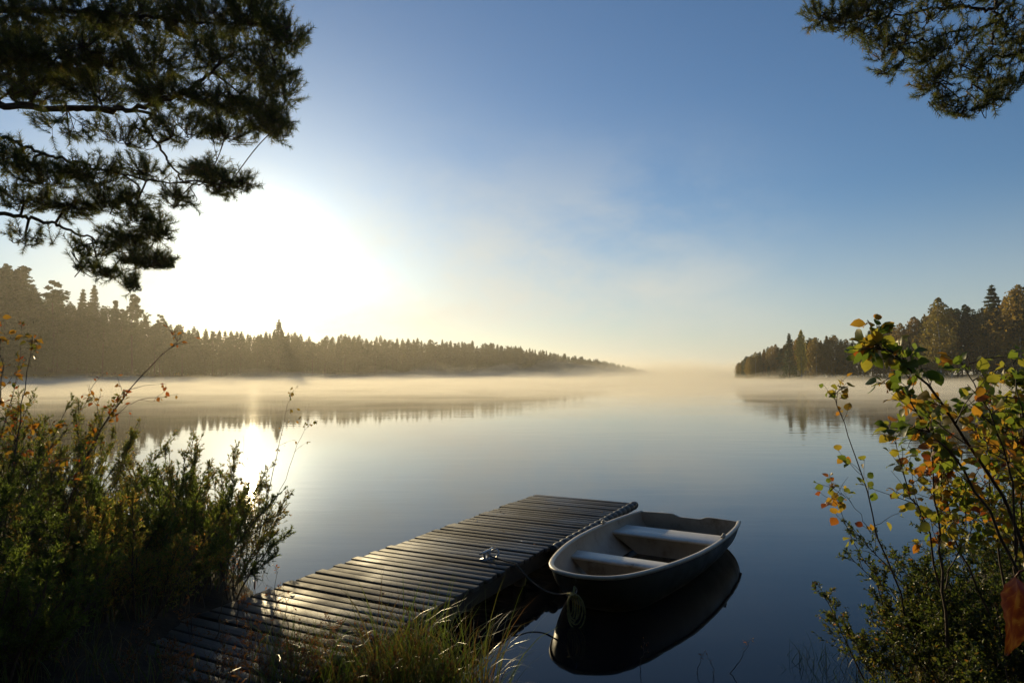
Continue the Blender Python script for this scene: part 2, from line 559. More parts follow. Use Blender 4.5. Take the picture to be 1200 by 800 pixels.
SHORE = [(-60, 48), (-30, 27), (-16, 17.5), (-9, 12.5), (-5.2, 9.6), (-3.2, 7.6), (-2.3, 6.3), (-1.75, 5.2), (-1.0, 4.35), (-0.2, 3.95), (0.8, 3.7), (1.7, 3.75), (2.3, 4.3),
         (3.0, 5.2), (4.2, 6.6), (6.2, 8.2), (10, 10.2), (18, 13), (40, 22)]


def shore_y(x):
    return np.interp(x, [p[0] for p in SHORE], [p[1] for p in SHORE])


def bank_z(x, y):
    d = shore_y(x) - y                      # >0 on land
    d = d * 0.72
    z = np.where(d > 0, 0.42 * (1 - np.exp(-d / 0.9)) + 0.02 * d, 0.6 * d)
    z = z + 0.05 * fnoise(x, y, 3, 4, 1.2) * np.clip(d + 0.4, 0, 1)
    return np.clip(z, -1.0, 4)


xs = np.concatenate([np.linspace(-60, -8, 60), np.linspace(-7.8, 7.8, 160), np.linspace(8, 40, 50)])
ys = np.concatenate([np.linspace(-40, -2, 40), np.linspace(-1.8, 12, 150), np.linspace(12.3, 48, 60)])
X, Y = np.meshgrid(xs, ys)
Z = bank_z(X, Y)
idx = np.arange(X.size).reshape(X.shape)
Q = np.stack([idx[:-1, :-1], idx[:-1, 1:], idx[1:, 1:], idx[1:, :-1]], -1).reshape(-1, 4)
zq = Z.reshape(-1)[Q].max(1)
mesh_obj('ground', np.stack([X, Y, Z], -1), Q[zq > -0.9], M['soil'], smooth=True)['kind'] = 'structure'

LEFT = [(-420, 120, 10), (-200, 160, 12), (-60, 190, 13), (0, 205, 13), (60, 220, 10), (120, 236, 5), (200, 260, 3), (300, 300, 2.2), (400, 350, 2.0), (500, 400, 2), (600, 470, 1.6), (680, 560, 1.2), (730, 650, .9), (768, 740, .5)]
RIGHT = [(858, 300, .5), (880, 265, .8), (960, 232, 1), (1040, 215, 1.5), (1120, 198, 2), (1200, 180, 2.5), (1350, 155, 3), (1650, 120, 3)]


def px_xy(px, d):
    return ((px - 600) / FPX * d, d)


def far_shore(name, line, back):
    n = 160
    P = np.array([px_xy(p, d) for p, d, _ in line])
    q = np.linspace(0, len(line) - 1, n)
    cx = np.interp(q, range(len(line)), P[:, 0])
    cy = np.interp(q, range(len(line)), P[:, 1])
    hz = np.interp(q, range(len(line)), [l[2] for l in line])
    wob = fnoise(q * 3, q * 0, 11, 3, 6.0) * 4
    rows = []
    for j, (off, zf) in enumerate([(-1.5, None), (0.5, .0), (2, .15), (8, .4), (25, .8), (60, 1.0), (back, 1.1)]):
        zz = np.full(n, -0.6) if zf is None else 0.25 + hz * zf
        sc = (1 + (off + wob) / cy)
        rows.append(np.stack([cx * sc, cy * sc, zz + (0 if zf is None else 0.3 * fnoise(cx, cy + off, 5, 3, 12))], -1))
    V = np.stack(rows)
    idx = np.arange(V.shape[0] * n).reshape(V.shape[0], n)
    Q = np.stack([idx[:-1, :-1], idx[:-1, 1:], idx[1:, 1:], idx[1:, :-1]], -1).reshape(-1, 4)
    o = mesh_obj(name, V, Q, M['forest_floor'], smooth=True)
    o['kind'] = 'structure'


far_shore('far_shore', LEFT, 150)
far_shore('far_shore', RIGHT, 120)
# low spit before the right hand shore
th = np.linspace(0, 2 * math.pi, 60, endpoint=False)
c = at(925, 446.5, z=0.1)
c = Vector((*px_xy(925, 214), 0))
rr = 1 + 0.15 * np.sin(th * 3 + 1) + 0.1 * np.sin(th * 7)
Vs = np.concatenate([np.stack([c.x + 11 * rr * np.cos(th) * s, c.y + 5 * rr * np.sin(th) * s, np.full(60, z)], -1) for s, z in ((1, -.3), (.93, .18), (.6, .4), (.02, .5))])
ii = np.arange(240).reshape(4, 60)
Qs = np.stack([ii[:-1], np.roll(ii, -1, 1)[:-1], np.roll(ii, -1, 1)[1:], ii[1:]], -1).reshape(-1, 4)
mesh_obj('spit_of_land', Vs, Qs, M['forest_floor'], smooth=True)['kind'] = 'structure'


def gz0(x, y):
    return float(bank_z(np.array([x]), np.array([y]))[0])


# ------------------------------------------------------------------ far trees (unit height 1, scaled)
def cards(P, size, r, flat=0.0, asp=1.0):
    """little ragged leaf clumps, one triangle-ish quad each"""
    n = len(P)
    a = rand_dirs(n, r)
    b = norm(np.cross(a, rand_dirs(n, r)))
    if flat:
        a[:, 2] *= (1 - flat)
        b[:, 2] *= (1 - flat)
    s = size * r.uniform(0.5, 1.2, (n, 1))
    V = np.stack([P - a * s * asp, P - b * s * 0.5, P + a * s * asp * r.uniform(.6, 1.2, (n, 1)), P + b * s * 0.6], 1)
    return V.reshape(-1, 3), np.arange(n * 4).reshape(n, 4)


def far_spruce(seed, n=2600, slim=1.0):
    r = np.random.default_rng(seed)
    levels = 26
    z = r.uniform(0, 1, n) ** 0.8
    z = 0.06 + 0.93 * z
    lv = np.round(z * levels) / levels
    rad = 0.185 * slim * (1 - lv) ** 0.85 * (1 + 0.25 * np.sin(lv * 37 + seed)) + 0.008
    ang = r.integers(0, 9, n) * 0.7 + lv * 50 + r.normal(0, .22, n)
    rr = rad * np.sqrt(r.uniform(0.02, 1, n)) * (1 + .2 * np.sin(ang * 2 + seed))
    zz = lv - rr * 0.35 + r.normal(0, .006, n) + 0.01
    P = np.stack([rr * np.cos(ang), rr * np.sin(ang), zz], -1)
    return cards(P, 0.021, r, 0.3, 1.3) + (r.uniform(0, 1, n),)


def far_pine(seed, n=2300, low=0.35):
    r = np.random.default_rng(seed)
    k = 44
    cz = low + (.97 - low) * r.uniform(0, 1, k) ** .8
    ca = r.uniform(0, 6.28, k)
    cr = r.uniform(.0, .15, k) * np.clip((1.02 - cz) * 3.2, .12, 1) * np.clip(.35 + (cz - low) * 4, .4, 1)
    cs = r.uniform(.022, .058, k) * np.clip((1.08 - cz) * 3.5, .5, 1)
    i = r.integers(0, k, n)
    d = rand_dirs(n, r) * (r.uniform(0.1, 1, (n, 1)) ** .5)
    P = np.stack([cr[i] * np.cos(ca[i]), cr[i] * np.sin(ca[i]), cz[i]], -1) + d * cs[i][:, None] * np.array([1.15, 1.15, .8])
    return cards(P, 0.020, r, .2) + (r.uniform(0, 1, n),)


def far_birch(seed, n=2800, slim=1.0):
    r = np.random.default_rng(seed)
    z = r.beta(1.7, 1.6, n)
    prof = np.sin(np.clip(z, 0, 1) ** 0.8 * math.pi) ** .7
    ang = r.uniform(0, 6.28, n)
    lump = 1 + .28 * np.sin(ang * 3 + z * 11 + seed) + .2 * np.sin(ang * 5 - z * 23)
    rr = .17 * slim * prof * lump * np.sqrt(r.uniform(.1, 1, n))
    P = np.stack([rr * np.cos(ang), rr * np.sin(ang), .1 + .9 * z], -1)
    return cards(P, 0.018, r) + (r.uniform(0, 1, n),)


def trunk_arrays(h=0.93, r=0.011, seed=0, lean=0.02):
    g = np.random.default_rng(seed + 50)
    z = np.linspace(0, h, 7)
    P = np.stack([lean * np.sin(z * 4 + g.uniform(0, 6)) * z, lean * np.cos(z * 3 + g.uniform(0, 6)) * z, z - 0.02], -1)
    return tubes(P[None], (r * (1 - z / h * .85))[None], 6)


TREES = {}
for s in range(4):
    TREES[('spruce_tree', s)] = (far_spruce(s + 1, slim=(1, .75, 1.15, .9)[s]), M['far_conifer'], M['bark'])
for s in range(4):
    TREES[('pine_tree', s)] = (far_pine(s + 21, low=(.35, .5, .25, .42)[s]), M['far_conifer'], M['bark'])
for s in range(4):
    TREES[('birch_tree', s)] = (far_birch(s + 41, slim=(1, .8, 1.2, .55)[s]), M['far_autumn'], M['birch_bark'])
TREES[('birch_tree', 9)] = (far_birch(77, slim=.55), M['far_yellow'], M['birch_bark'])
TMESH = {}
for (kind, s), ((V, F, t), cm, tm) in TREES.items():
    me = bpy.data.meshes.new('crown')
    tmp = mesh_obj('crown', V, F, cm, tint=np.repeat(t, 4))
    TV, TF = trunk_arrays(seed=s)
    tmp2 = mesh_obj('trunk', TV, TF, tm, smooth=True)
    TMESH[(kind, s)] = (tmp.data, tmp2.data)
    bpy.data.objects.remove(tmp)
    bpy.data.objects.remove(tmp2)


def far_tree(kind, s, x, y, z, h, label, group, wide=1.0):
    cm, tm = TMESH[(kind, s)]
    o = empty(kind, (x, y, z), random.uniform(0, 6.28))
    o.scale = (h * wide, h * wide, h)
    tag(o, label, kind.replace('_', ' '), group)
    for nm, me in (('crown', cm), ('trunk', tm)):
        c_ = bpy.data.objects.new(nm, me)
        c_.parent = o
        COL.objects.link(c_)
    return o


LT = [(-420, 250), (-200, 290), (-60, 300), (0, 308), (30, 322), (60, 345), (85, 350), (120, 358), (170, 372), (200, 380), (250, 388), (300, 392), (330, 388), (365, 396), (400, 394), (450, 396), (500, 398), (550, 400),
      (600, 406), (650, 413), (700, 421), (735, 429), (768, 436)]
RT = [(858, 433), (870, 418), (885, 413), (905, 406), (925, 398), (945, 396), (975, 394), (1000, 394), (1050, 376), (1080, 372), (1100, 355), (1150, 358), (1175, 348), (1200, 340), (1300, 320), (1650, 250)]


def line_at(line, px, k):
    return float(np.interp(px, [l[0] for l in line], [l[k] for l in line]))


mass = MB()


def stand(line, tops, pxs, kinds, name, group, labels, depth=(2, 9), individual=True, low=.78, seed=1, high=1.04):
    r = random.Random(seed)
    for px in pxs:
        d0 = line_at(line, px, 1)
        off = r.uniform(*depth)
        d = d0 + off
        x, y = px_xy(px, d)
        z = 0.2 + line_at(line, px, 2) * min(1, .15 + off / 30)
        top = line_at(tops, px, 1)
        ztop = CAM_H + (440 - top) / FPX * d
        h = max(2.5, (ztop - z) * r.uniform(low, high))
        kind = r.choices([k for k, _ in kinds], [w for _, w in kinds])[0]
        s = r.randrange(4)
        if individual:
            far_tree(kind, s, x, y, z, h, labels[kind], group[kind], r.uniform(.85, 1.25))
        else:
            (V, F, t), _, _ = TREES[(kind, s)]
            a = r.uniform(0, 6.28)
            n4 = len(F) * 6 // 10
            V2 = V[:n4 * 4] * np.array([h * 1.4, h * 1.4, h])
            ca, sa = math.cos(a), math.sin(a)
            V2 = np.stack([V2[:, 0] * ca - V2[:, 1] * sa + x, V2[:, 0] * sa + V2[:, 1] * ca + y, V2[:, 2] + z], -1)
            mass.add(V2, F[:n4], np.repeat(t[:n4], 4))


def px_walk(line, a, b, step, seed):
    r = random.Random(seed)
    out, px = [], a
    while px < b:
        out.append(px)
        d = line_at(line, px, 1)
        d2 = line_at(line, px + 5, 1)
        run = math.hypot(5 / FPX * d, d2 - d) / 5       # metres per pixel along the shore
        px += max(step / run, 1.5) * r.uniform(.6, 1.4)
    return out


gl = {'spruce_tree': 'spruces along the far left shore', 'pine_tree': 'pines along the far left shore', 'birch_tree': 'birches along the far left shore'}
ll = {'spruce_tree': 'dark pointed spruce in the misty forest along the far left shore', 'pine_tree': 'dark ragged pine in the misty forest along the far left shore',
      'birch_tree': 'rounded yellow brown birch in the misty forest along the far left shore'}
gr = {'spruce_tree': 'spruces on the right shore', 'pine_tree': 'pines on the right shore', 'birch_tree': 'autumn birches on the right shore'}
lr = {'spruce_tree': 'dark pointed spruce among the autumn trees on the right shore', 'pine_tree': 'dark green pine among the autumn trees on the right shore',
      'birch_tree': 'rounded orange brown birch among the trees on the right shore'}
pl = px_walk(LEFT, -60, 766, 4.0, 3)
stand(LEFT, LT, pl, [('spruce_tree', 5), ('pine_tree', 6)], 'l', gl, ll, low=.85, seed=5)
pr = px_walk(RIGHT, 864, 1240, 1.9, 4)
stand(RIGHT, RT, pr, [('birch_tree', 9), ('pine_tree', 2), ('spruce_tree', 1)], 'r', gr, lr, low=.8, seed=6)
print('individual far trees', len(pl), len(pr))
# the rest of the woods behind reads as one mass
stand(LEFT, LT, px_walk(LEFT, -400, 762, 3.2, 8), [('spruce_tree', 6), ('birch_tree', 3)], 'm', None, None, (9, 22), False, .72, 9)
stand(LEFT, LT, px_walk(LEFT, -400, 755, 3.4, 18), [('spruce_tree', 6), ('birch_tree', 3)], 'm', None, None, (22, 60), False, .75, 19)
stand(LEFT, LT, px_walk(LEFT, -420, 766, 1.7, 28), [('birch_tree', 1)], 'm', None, None, (3, 14), False, .3, 29, .62)
stand(RIGHT, RT, px_walk(RIGHT, 864, 1500, 1.7, 58), [('birch_tree', 1)], 'm', None, None, (3, 14), False, .3, 59, .62)
stand(RIGHT, RT, px_walk(RIGHT, 872, 1600, 3.2, 38), [('pine_tree', 2), ('birch_tree', 4)], 'm', None, None, (9, 40), False, .75, 39)
rb = random.Random(77)
for q in range(150):  # unseen trees added behind the camera to darken the foreground
    x, y = rb.uniform(-45, 45), rb.uniform(-34, -9)
    (V, F, t), _, _ = TREES[(rb.choice(['spruce_tree', 'pine_tree', 'birch_tree']), rb.randrange(4))]
    h = rb.uniform(11, 19)
    mass.add(V * np.array([h * 1.3, h * 1.3, h]) + np.array([x, y, gz0(x, y)]), F, np.repeat(t, 4))
tag(mass.build('forest', M['far_conifer']), 'dense dark woods behind the front trees on both far shores, with unseen trees added behind the camera against skylight', 'forest', None, 'stuff')
und = MB()
for line, a, b, sd in ((LEFT, -420, 768, 51), (RIGHT, 862, 1500, 52)):
    for px in px_walk(line, a, b, 1.6, sd):
        d = line_at(line, px, 1) + random.uniform(.5, 5)
        x, y = px_xy(px, d)
        r = np.random.default_rng(int(px * 10) + 9999)
        n = 60
        P = rand_dirs(n, r) * np.array([2.0, 1.5, random.uniform(1.2, 3.2)]) * r.uniform(.3, 1, (n, 1))
        P[:, 2] = np.abs(P[:, 2])
        V, F = cards(P + np.array([x, y, .3]), .32, r)
        und.add(V, F, np.repeat(r.uniform(0, 1, n), 4))
tag(und.build('undergrowth', M['far_autumn']), 'low brown undergrowth at the foot of the far woods', 'undergrowth', None, 'stuff')


def solo(kind, s, px, top, d, label, wide=1.0, line=LEFT):
    x, y = px_xy(px, d)
    z = .3 + line_at(line, px, 2) * min(1, .15 + max(0, d - line_at(line, px, 1)) / 30)
    h = CAM_H + (440 - top) / FPX * d - z
    far_tree(kind, s, x, y, z, h, label, None, wide)


solo('spruce_tree', 3, 108, 336, 246, 'tall pointed spruce standing above the misty treeline, left of the two tall pines', 1.0)
solo('pine_tree', 0, 135, 350, 250, 'shorter of the two pines rising above the misty treeline left of the sun', 1.0)
solo('pine_tree', 1, 155, 342, 246, 'taller of the two pines rising above the misty treeline left of the sun', 1.0)
solo('spruce_tree', 1, 95, 341, 240, 'narrow dark spruce beside the steep wooded hill at far left', 1.1)
solo('spruce_tree', 2, 326, 376, 310, 'lone tall spruce rising from the treeline right below the sun', 1.1)
solo('pine_tree', 2, 187, 366, 262, 'small round topped pine at the left edge of the sun glow', 1.0)
solo('pine_tree', 3, 20, 306, 215, 'tallest broad pine on the wooded hill at far left', 1.4)
solo('pine_tree', 0, 62, 326, 225, 'broad pine on the right slope of the wooded hill', 1.4)
solo('birch_tree', 9, 939, 386, 226, 'slender pale yellow birch spire on the right shore', 1.0, RIGHT)
solo('spruce_tree', 2, 925, 392, 230, 'dark green spruce just left of the yellow birch spire', 1.1, RIGHT)
solo('spruce_tree', 0, 1165, 336, 196, 'tall dark spruce topping the right shore woods', 1.2, RIGHT)
solo('birch_tree', 0, 1102, 348, 194, 'tall orange brown birch where the right shore woods step up', 1.1, RIGHT)
solo('birch_tree', 2, 1196, 333, 184, 'tallest broad golden birch at the right end of the woods', 1.2, RIGHT)

# ------------------------------------------------------------------ dock
DA = Vector((*at(740, 588, z=.31).xy, 0))      # far right corner
DB = Vector((*at(632, 577, z=.31).xy, 0))      # far left corner
DU = (Vector((*at(540, 695, z=.31).xy, 0)) - DA).normalized() * -1   # towards the lake
DV = Vector((DU.y, -DU.x, 0))                  # towards the right edge
DW = (DA - DB).dot(DV)
DLEN, DZ = 8.4, 0.31
dock = empty('dock', DA - DU * DLEN - DV * (DW / 2))
dock.rotation_euler = (0, 0, math.atan2(-DU.x, DU.y))      # local y = lakewards, local x = right
tag(dock, 'grey wooden plank dock reaching from the bank into the lake', 'dock')
d = MB()
y, k = 0.0, 0
pr_ = random.Random(12)
while y < DLEN - 0.06:
    w = pr_.choice([.088, .094, .100])
    gap = pr_.uniform(.015, .030)
    jl, jr = pr_.uniform(-.02, .025), pr_.uniform(-.02, .025)
    ang = pr_.uniform(-.004, .004)
    L_ = DW + jl + jr
    ax = [(math.cos(ang), math.sin(ang), pr_.uniform(-.003, .003)), (-math.sin(ang), math.cos(ang), pr_.uniform(-.03, .03)), (0, 0, 1)]
    d.box(((jr - jl) / 2, y + w / 2, DZ - .018 + pr_.uniform(-.004, .004)), (L_, w, .034), ax, t=pr_.random())
    y += w + gap
    k += 1
bevel(d.build('deck', M['planks'], dock), .005)
for sx in (-DW / 2 + .09, 0, DW / 2 - .07):
    b_ = MB()
    b_.box((sx, DLEN / 2, DZ - .036 - .075), (.06, DLEN - .1, .148))
    bevel(b_.build('beam', M['beam'], dock), .006)
b_ = MB()
b_.box((0, DLEN - .028, DZ - .115), (DW - .12, .045, .14))
bevel(b_.build('beam', M['beam'], dock), .006)
for yy in (2.6, 5.4, 8.05):
    for sx in (-DW / 2 + .18, DW / 2 - .16):
        b_ = MB()
        b_.tube([(sx, yy, -1.0), (sx, yy, DZ - .04)], .06, 12)
        b_.build('post', M['beam'], dock, smooth=False)
# nail heads: two rows of small dark dimples as one pattern mesh on the deck
# segmented black rubber fender along the last metres of the right edge
f_ = MB()
n = 150
yy = np.linspace(DLEN - 2.7, DLEN + .02, n)
pth = np.stack([np.full(n, DW / 2 + .045), yy, np.full(n, DZ - .035)], -1)
rad = .042 + .014 * np.abs(np.sin((yy) * math.pi / .165)) ** .6
f_.tube(pth, rad, 14)
e_ = np.linspace(0, math.pi / 2, 8)
f_.build('fender', M['rubber'], dock, smooth=True)
# mooring cleat
cl = MB()
cc = at(570, 652, z=.33)
lv = cc - Vector(dock.location)
cx_, cy_ = lv.dot(DV), lv.dot(DU)
cl.box((cx_, cy_, DZ + .006), (.07, .16, .010))
for q in (-.035, .035):
    cl.tube([(cx_, cy_ + q, DZ + .01), (cx_, cy_ + q, DZ + .06)], .012, 8)
cl.tube([(cx_, cy_ - .12, DZ + .075), (cx_, cy_ - .06, DZ + .066), (cx_, cy_ + .06, DZ + .066), (cx_, cy_ + .12, DZ + .075)], [.009, .015, .015, .009], 8)
cl.build('cleat', M['steel'], dock, smooth=False)
rg = MB()
a_ = np.linspace(0, 2 * math.pi, 17)
rg.tube(np.stack([cx_ + .07 + .045 * np.cos(a_), cy_ + .02 + .045 * np.sin(a_) * .8, DZ + .05 + .035 * np.sin(a_)], -1), .007, 6, caps=False)
rg.build('mooring_ring', M['steel'], dock, smooth=True)

# a few wind-blown leaves stuck to the wet boards
for q in range(9):
    yy = pr_.uniform(3.4, 7.9)
    xx = pr_.uniform(-DW / 2 + .1, DW / 2 - .1)
    p_ = Vector(dock.location) + DV * xx + DU * yy + Vector((0, 0, DZ + .006))
    a_ = pr_.uniform(0, 6.28)
    Vl, Fl, tl = leaves(np.zeros((1, 3)), np.array([[math.cos(a_), math.sin(a_), .08]]), np.array([[.1, .1, 1.0]]), np.array([pr_.uniform(.035, .055)]), np.array([pr_.uniform(.025, .035)]), [pr_.uniform(.3, 1)], True)
    o = mesh_obj('fallen_leaf', Vl, Fl, M['autumn'], tint=tl)
    o.location = p_
    tag(o, 'small yellow brown fallen leaf lying on the dock planks', 'leaf', 'fallen leaves on the dock')

# ------------------------------------------------------------------ rowing boat
BL = 3.30
bow = at(674, 676, z=.37)
st = (at(870, 607, z=.31) + at(746, 600, z=.31)) / 2
bu = Vector((st.x - bow.x, st.y - bow.y, 0))
BL = bu.length
boat = empty('rowing_boat', (bow.x, bow.y, 0), math.atan2(bu.y, bu.x))
tag(boat, 'small open rowing boat with dark hull and pale inside moored by the dock', 'boat')
SB = [0, .04, .12, .25, .45, .7, 1.0, 1.4, 1.9, 2.4, 2.9, BL]
BB = [0.0, .165, .265, .352, .430, .502, .572, .635, .668, .668, .645, .60]


def half_beam(s):
    return np.interp(s, SB, BB)


def sheer(s):
    return .385 - .085 * np.clip(s / BL, 0, 1) ** .7 + .0


def keel(s):
    t = np.clip(1 - s / .75, 0, 1)
    return -.10 + (sheer(s) - .06 + .10) * t ** 2.4 + .03 * np.clip((s - 2.4) / .9, 0, 1)


def hull_pts(s, off, m=15):
    th_ = np.linspace(0, math.pi / 2, m)
    b, zk, zs = half_beam(s) - off, keel(s) + off * 1.2, sheer(s)
    b = max(b, .001)
    zk = min(zk, zs - .02)
    yv = b * np.sin(th_) ** .62
    zv = zk + (zs - zk) * (1 - np.cos(th_)) ** .9
    return yv, zv


def inner_half(s, z):
    b, zk, zs = half_beam(s) - .022, keel(s) + .026, sheer(s)
    g = np.clip((z - zk) / (zs - zk), 0, 1) ** (1 / .9)
    return b * np.sin(np.arccos(1 - g)) ** .62


def hull_shell(off, name, mat, s0=0.0, s1=BL):
    ss = s0 + (s1 - s0) * np.linspace(0, 1, 44) ** 1.5
    m = 15
    V = []
    for s in ss:
        yv, zv = hull_pts(s, off, m)
        yy = np.concatenate([-yv[::-1], yv[1:]])
        zz = np.concatenate([zv[::-1], zv[1:]])
        # a raked stem: lower points start further aft
        xx = s + np.clip(1 - s / .9, 0, 1) ** 1.5 * (sheer(s) - zz) * .35
        V.append(np.stack([xx, yy, zz], -1))
    V = np.stack(V)
    w = V.shape[1]
    i_ = np.arange(len(ss) * w).reshape(len(ss), w)
    Q = np.stack([i_[:-1, :-1], i_[1:, :-1], i_[1:, 1:], i_[:-1, 1:]], -1).reshape(-1, 4)
    return mesh_obj(name, V, Q, mat, boat, smooth=True), V


ho, VO = hull_shell(0.0, 'hull', M['hull'])
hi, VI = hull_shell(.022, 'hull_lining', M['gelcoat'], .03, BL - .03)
# transom: outer dark board and pale inner face, with the dip for an outboard
def transom(Vs_, name, mat, flip, dx):
    e = Vs_[-1].copy()
    w = len(e)
    top = np.linspace(e[0, 1], e[-1, 1], 41)
    zt = e[0, 2] + .018 * (1 - (top / abs(e[0, 1])) ** 2) - .035 * (1 / (1 + np.exp((np.abs(top + .02) - .17) * 60)))
    outline = [(dx + BL, yv, zv) for _, yv, zv in e] + [(dx + BL, yv, zv) for yv, zv in zip(top[::-1][1:-1], zt[::-1][1:-1])]
    n_ = len(outline)
    V = outline + [(x + (.0 if flip else -.0), y_, z_) for x, y_, z_ in outline]
    return [tuple(v) for v in outline]


out_o = transom(VO, 'transom', M['hull'], False, 0)
out_i = [(BL - .032, y_, z_) for _, y_, z_ in out_o]
n_ = len(out_o)
Vt = out_o + out_i
Ft = [tuple(range(n_)), tuple(range(2 * n_ - 1, n_ - 1, -1))] + [(i, n_ + i, n_ + (i + 1) % n_, (i + 1) % n_) for i in range(n_)]
to = mesh_obj('transom', Vt, Ft, [M['hull'], M['gelcoat'], M['gunwale']], boat)
mi = [0, 1] + [2] * n_
to.data.polygons.foreach_set('material_index', np.array(mi, dtype=np.int32))
# gunwale: rolled rim following the sheer
gs = BL * np.linspace(0, 1, 60) ** 1.6
left_ = np.array([(s, half_beam(s), sheer(s)) for s in gs])
rim = np.concatenate([left_[::-1], left_[1:] * np.array([1, -1, 1])])
rim[:, 0] = np.clip(rim[:, 0], 0.0, BL)
# smooth the bow a little
for _ in range(4):
    rim[1:-1] = .25 * rim[:-2] + .5 * rim[1:-1] + .25 * rim[2:]
tn = np.gradient(rim, axis=0)
tn[:, 2] = 0
tn = norm(tn)
side = np.stack([tn[:, 1], -tn[:, 0], 0 * tn[:, 0]], -1)
sec = [(-.024, -.010), (-.026, .000), (-.020, .008), (0, .011), (.016, .008), (.021, .001), (.018, -.016), (.012, -.020)]
Vg = np.stack([rim + side * a + np.array([0, 0, b]) for a, b in sec], 1)
i_ = np.arange(Vg.shape[0] * len(sec)).reshape(-1, len(sec))
Qg = np.stack([i_[:-1], np.roll(i_, -1, 1)[:-1], np.roll(i_, -1, 1)[1:], i_[1:]], -1).reshape(-1, 4)
mesh_obj('gunwale', Vg, Qg, M['gunwale'], boat, smooth=True)


def thwart(s0, s1, zt, closed_to_floor=True, name='bench'):
    """moulded box seat that follows the sides of the hull"""
    n = 9
    zb = max(float(keel((s0 + s1) / 2)) + .03, -.065)
    V, F = [], []
    secs = []
    def row(s, z):
        hh = float(inner_half(s, z)) + .004
        return [(s, y_, z) for y_ in np.linspace(-hh, hh, n)]
    rows = [row(s0, zb), row(s0, zt - .03), row(s0 - .012, zt - .022), row(s0 - .012, zt - .006), row(s0 - .004, zt), row((s0 + s1) / 2, zt - .004), row(s1 + .004, zt), row(s1 + .012, zt - .006), row(s1 + .012, zt - .022), row(s1, zt - .03), row(s1, zb)]
    V = np.array(rows)
    ii_ = np.arange(V.shape[0] * n).reshape(-1, n)
    Q = np.stack([ii_[:-1, :-1], ii_[:-1, 1:], ii_[1:, 1:], ii_[1:, :-1]], -1).reshape(-1, 4)
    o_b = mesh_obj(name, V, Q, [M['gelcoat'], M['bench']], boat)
    o_b.data.polygons.foreach_set('material_index', np.array([1 if 1 <= i < 9 else 0 for i in range(10) for _ in range(n - 1)], dtype=np.int32))  # seat tops take the lighter, skylit copy
    return o_b


b1 = thwart(1.06, 1.28, .235)
b2 = thwart(2.33, 2.74, .215)
# bilge floor: a darker flat sole between the benches
fl = []
for s in np.linspace(.62, BL - .04, 24):
    z = -.045 if s > .9 else -.045 + (.9 - s) * .25
    hh = float(inner_half(s, z))
    fl.append([(s, y_, z) for y_ in np.linspace(-hh, hh, 7)])
fl = np.array(fl)
i_ = np.arange(24 * 7).reshape(24, 7)
mesh_obj('floor_panel', fl, np.stack([i_[:-1, :-1], i_[1:, :-1], i_[1:, 1:], i_[:-1, 1:]], -1).reshape(-1, 4), M['bilge'], boat)
for sg in (-1, 1):
    s_ = 2.16
    o_ = MB()
    yb = sg * float(half_beam(s_))
    o_.box((s_, yb - sg * .004, float(sheer(s_)) + .024), (.09, .034, .016))
    o_.tube([(s_, yb, float(sheer(s_)) + .03), (s_, yb, float(sheer(s_)) + .052)], [.016, .014], 10)
    o_.build('oarlock_socket', M['gunwale'], boat)
# bow eye
o_ = MB()
a_ = np.linspace(0, 2 * math.pi, 15)
ex = .02
o_.tube(np.stack([-.012 + ex + .022 * np.cos(a_), 0 * a_, .26 + .022 * np.sin(a_)], -1), .005, 6, caps=False)
o_.build('bow_eye', M['steel'], boat, smooth=True)
# rubbing strake under the rim
# rope from bow eye to the dock, then added yellow loops imitating rippling light on the stem
def bl(x, y_, z):
    c_, s_ = math.cos(boat.rotation_euler.z), math.sin(boat.rotation_euler.z)
    return (bow.x + x * c_ - y_ * s_, bow.y + x * s_ + y_ * c_, z)


def dl(x, y_, z):
    return tuple(Vector(dock.location) + DV * x + DU * y_ + Vector((0, 0, z)))


e0 = bl(-.01, 0, .25)
r_ = MB()
ed = dl(DW / 2 - .02, cy_ - .25, DZ + .012)
ed0 = dl(cx_ + .02, cy_, DZ + .035)
p0, p1 = np.array(e0), np.array(dl(DW / 2 + .012, cy_ - .05, DZ + .004))
mid = (p0 + p1) / 2
sag = np.array([0, 0, -.10])
pts = smooth_path([e0, p0 * .75 + p1 * .25 + sag * .75, mid + sag, p0 * .25 + p1 * .75 + sag * .7, p1, np.array(dl(DW / 2 - .1, cy_ - .03, DZ + .012)), ed0], 40)
r_.tube(pts, .007, 6)
tag(r_.build('mooring_rope', M['dark_rope'], smooth=True), 'thin dark mooring rope slung from the boat bow to the dock cleat', 'rope')
r_ = MB()
for q in range(6):
    w_ = .018 + .012 * q
    hgt = .17 + .018 * (q % 3) + .012 * q
    a_ = np.linspace(0, 2 * math.pi, 26)
    loc = np.stack([-.035 - .006 * q + .006 * np.sin(a_ * 2 + q), w_ * np.sin(a_) - .012 * (q - 2), .255 - hgt * .5 * (1 - np.cos(a_)) ], -1)
    W_ = np.array([bl(*p) for p in loc])
    r_.tube(W_, .0062, 6, caps=False)
r_.tube([bl(-.01, .0, .30), bl(-.04, -.005, .265), bl(-.055, .0, .235)], .009, 6)
r_.tube([bl(-.055, .045, .25), bl(-.06, -.03, .232), bl(-.04, -.055, .24)], .008, 6)
tag(r_.build('ripple_light_loops', M['rope'], smooth=True), 'yellow green rope loops added at the boat bow to imitate rippling light', 'rope')


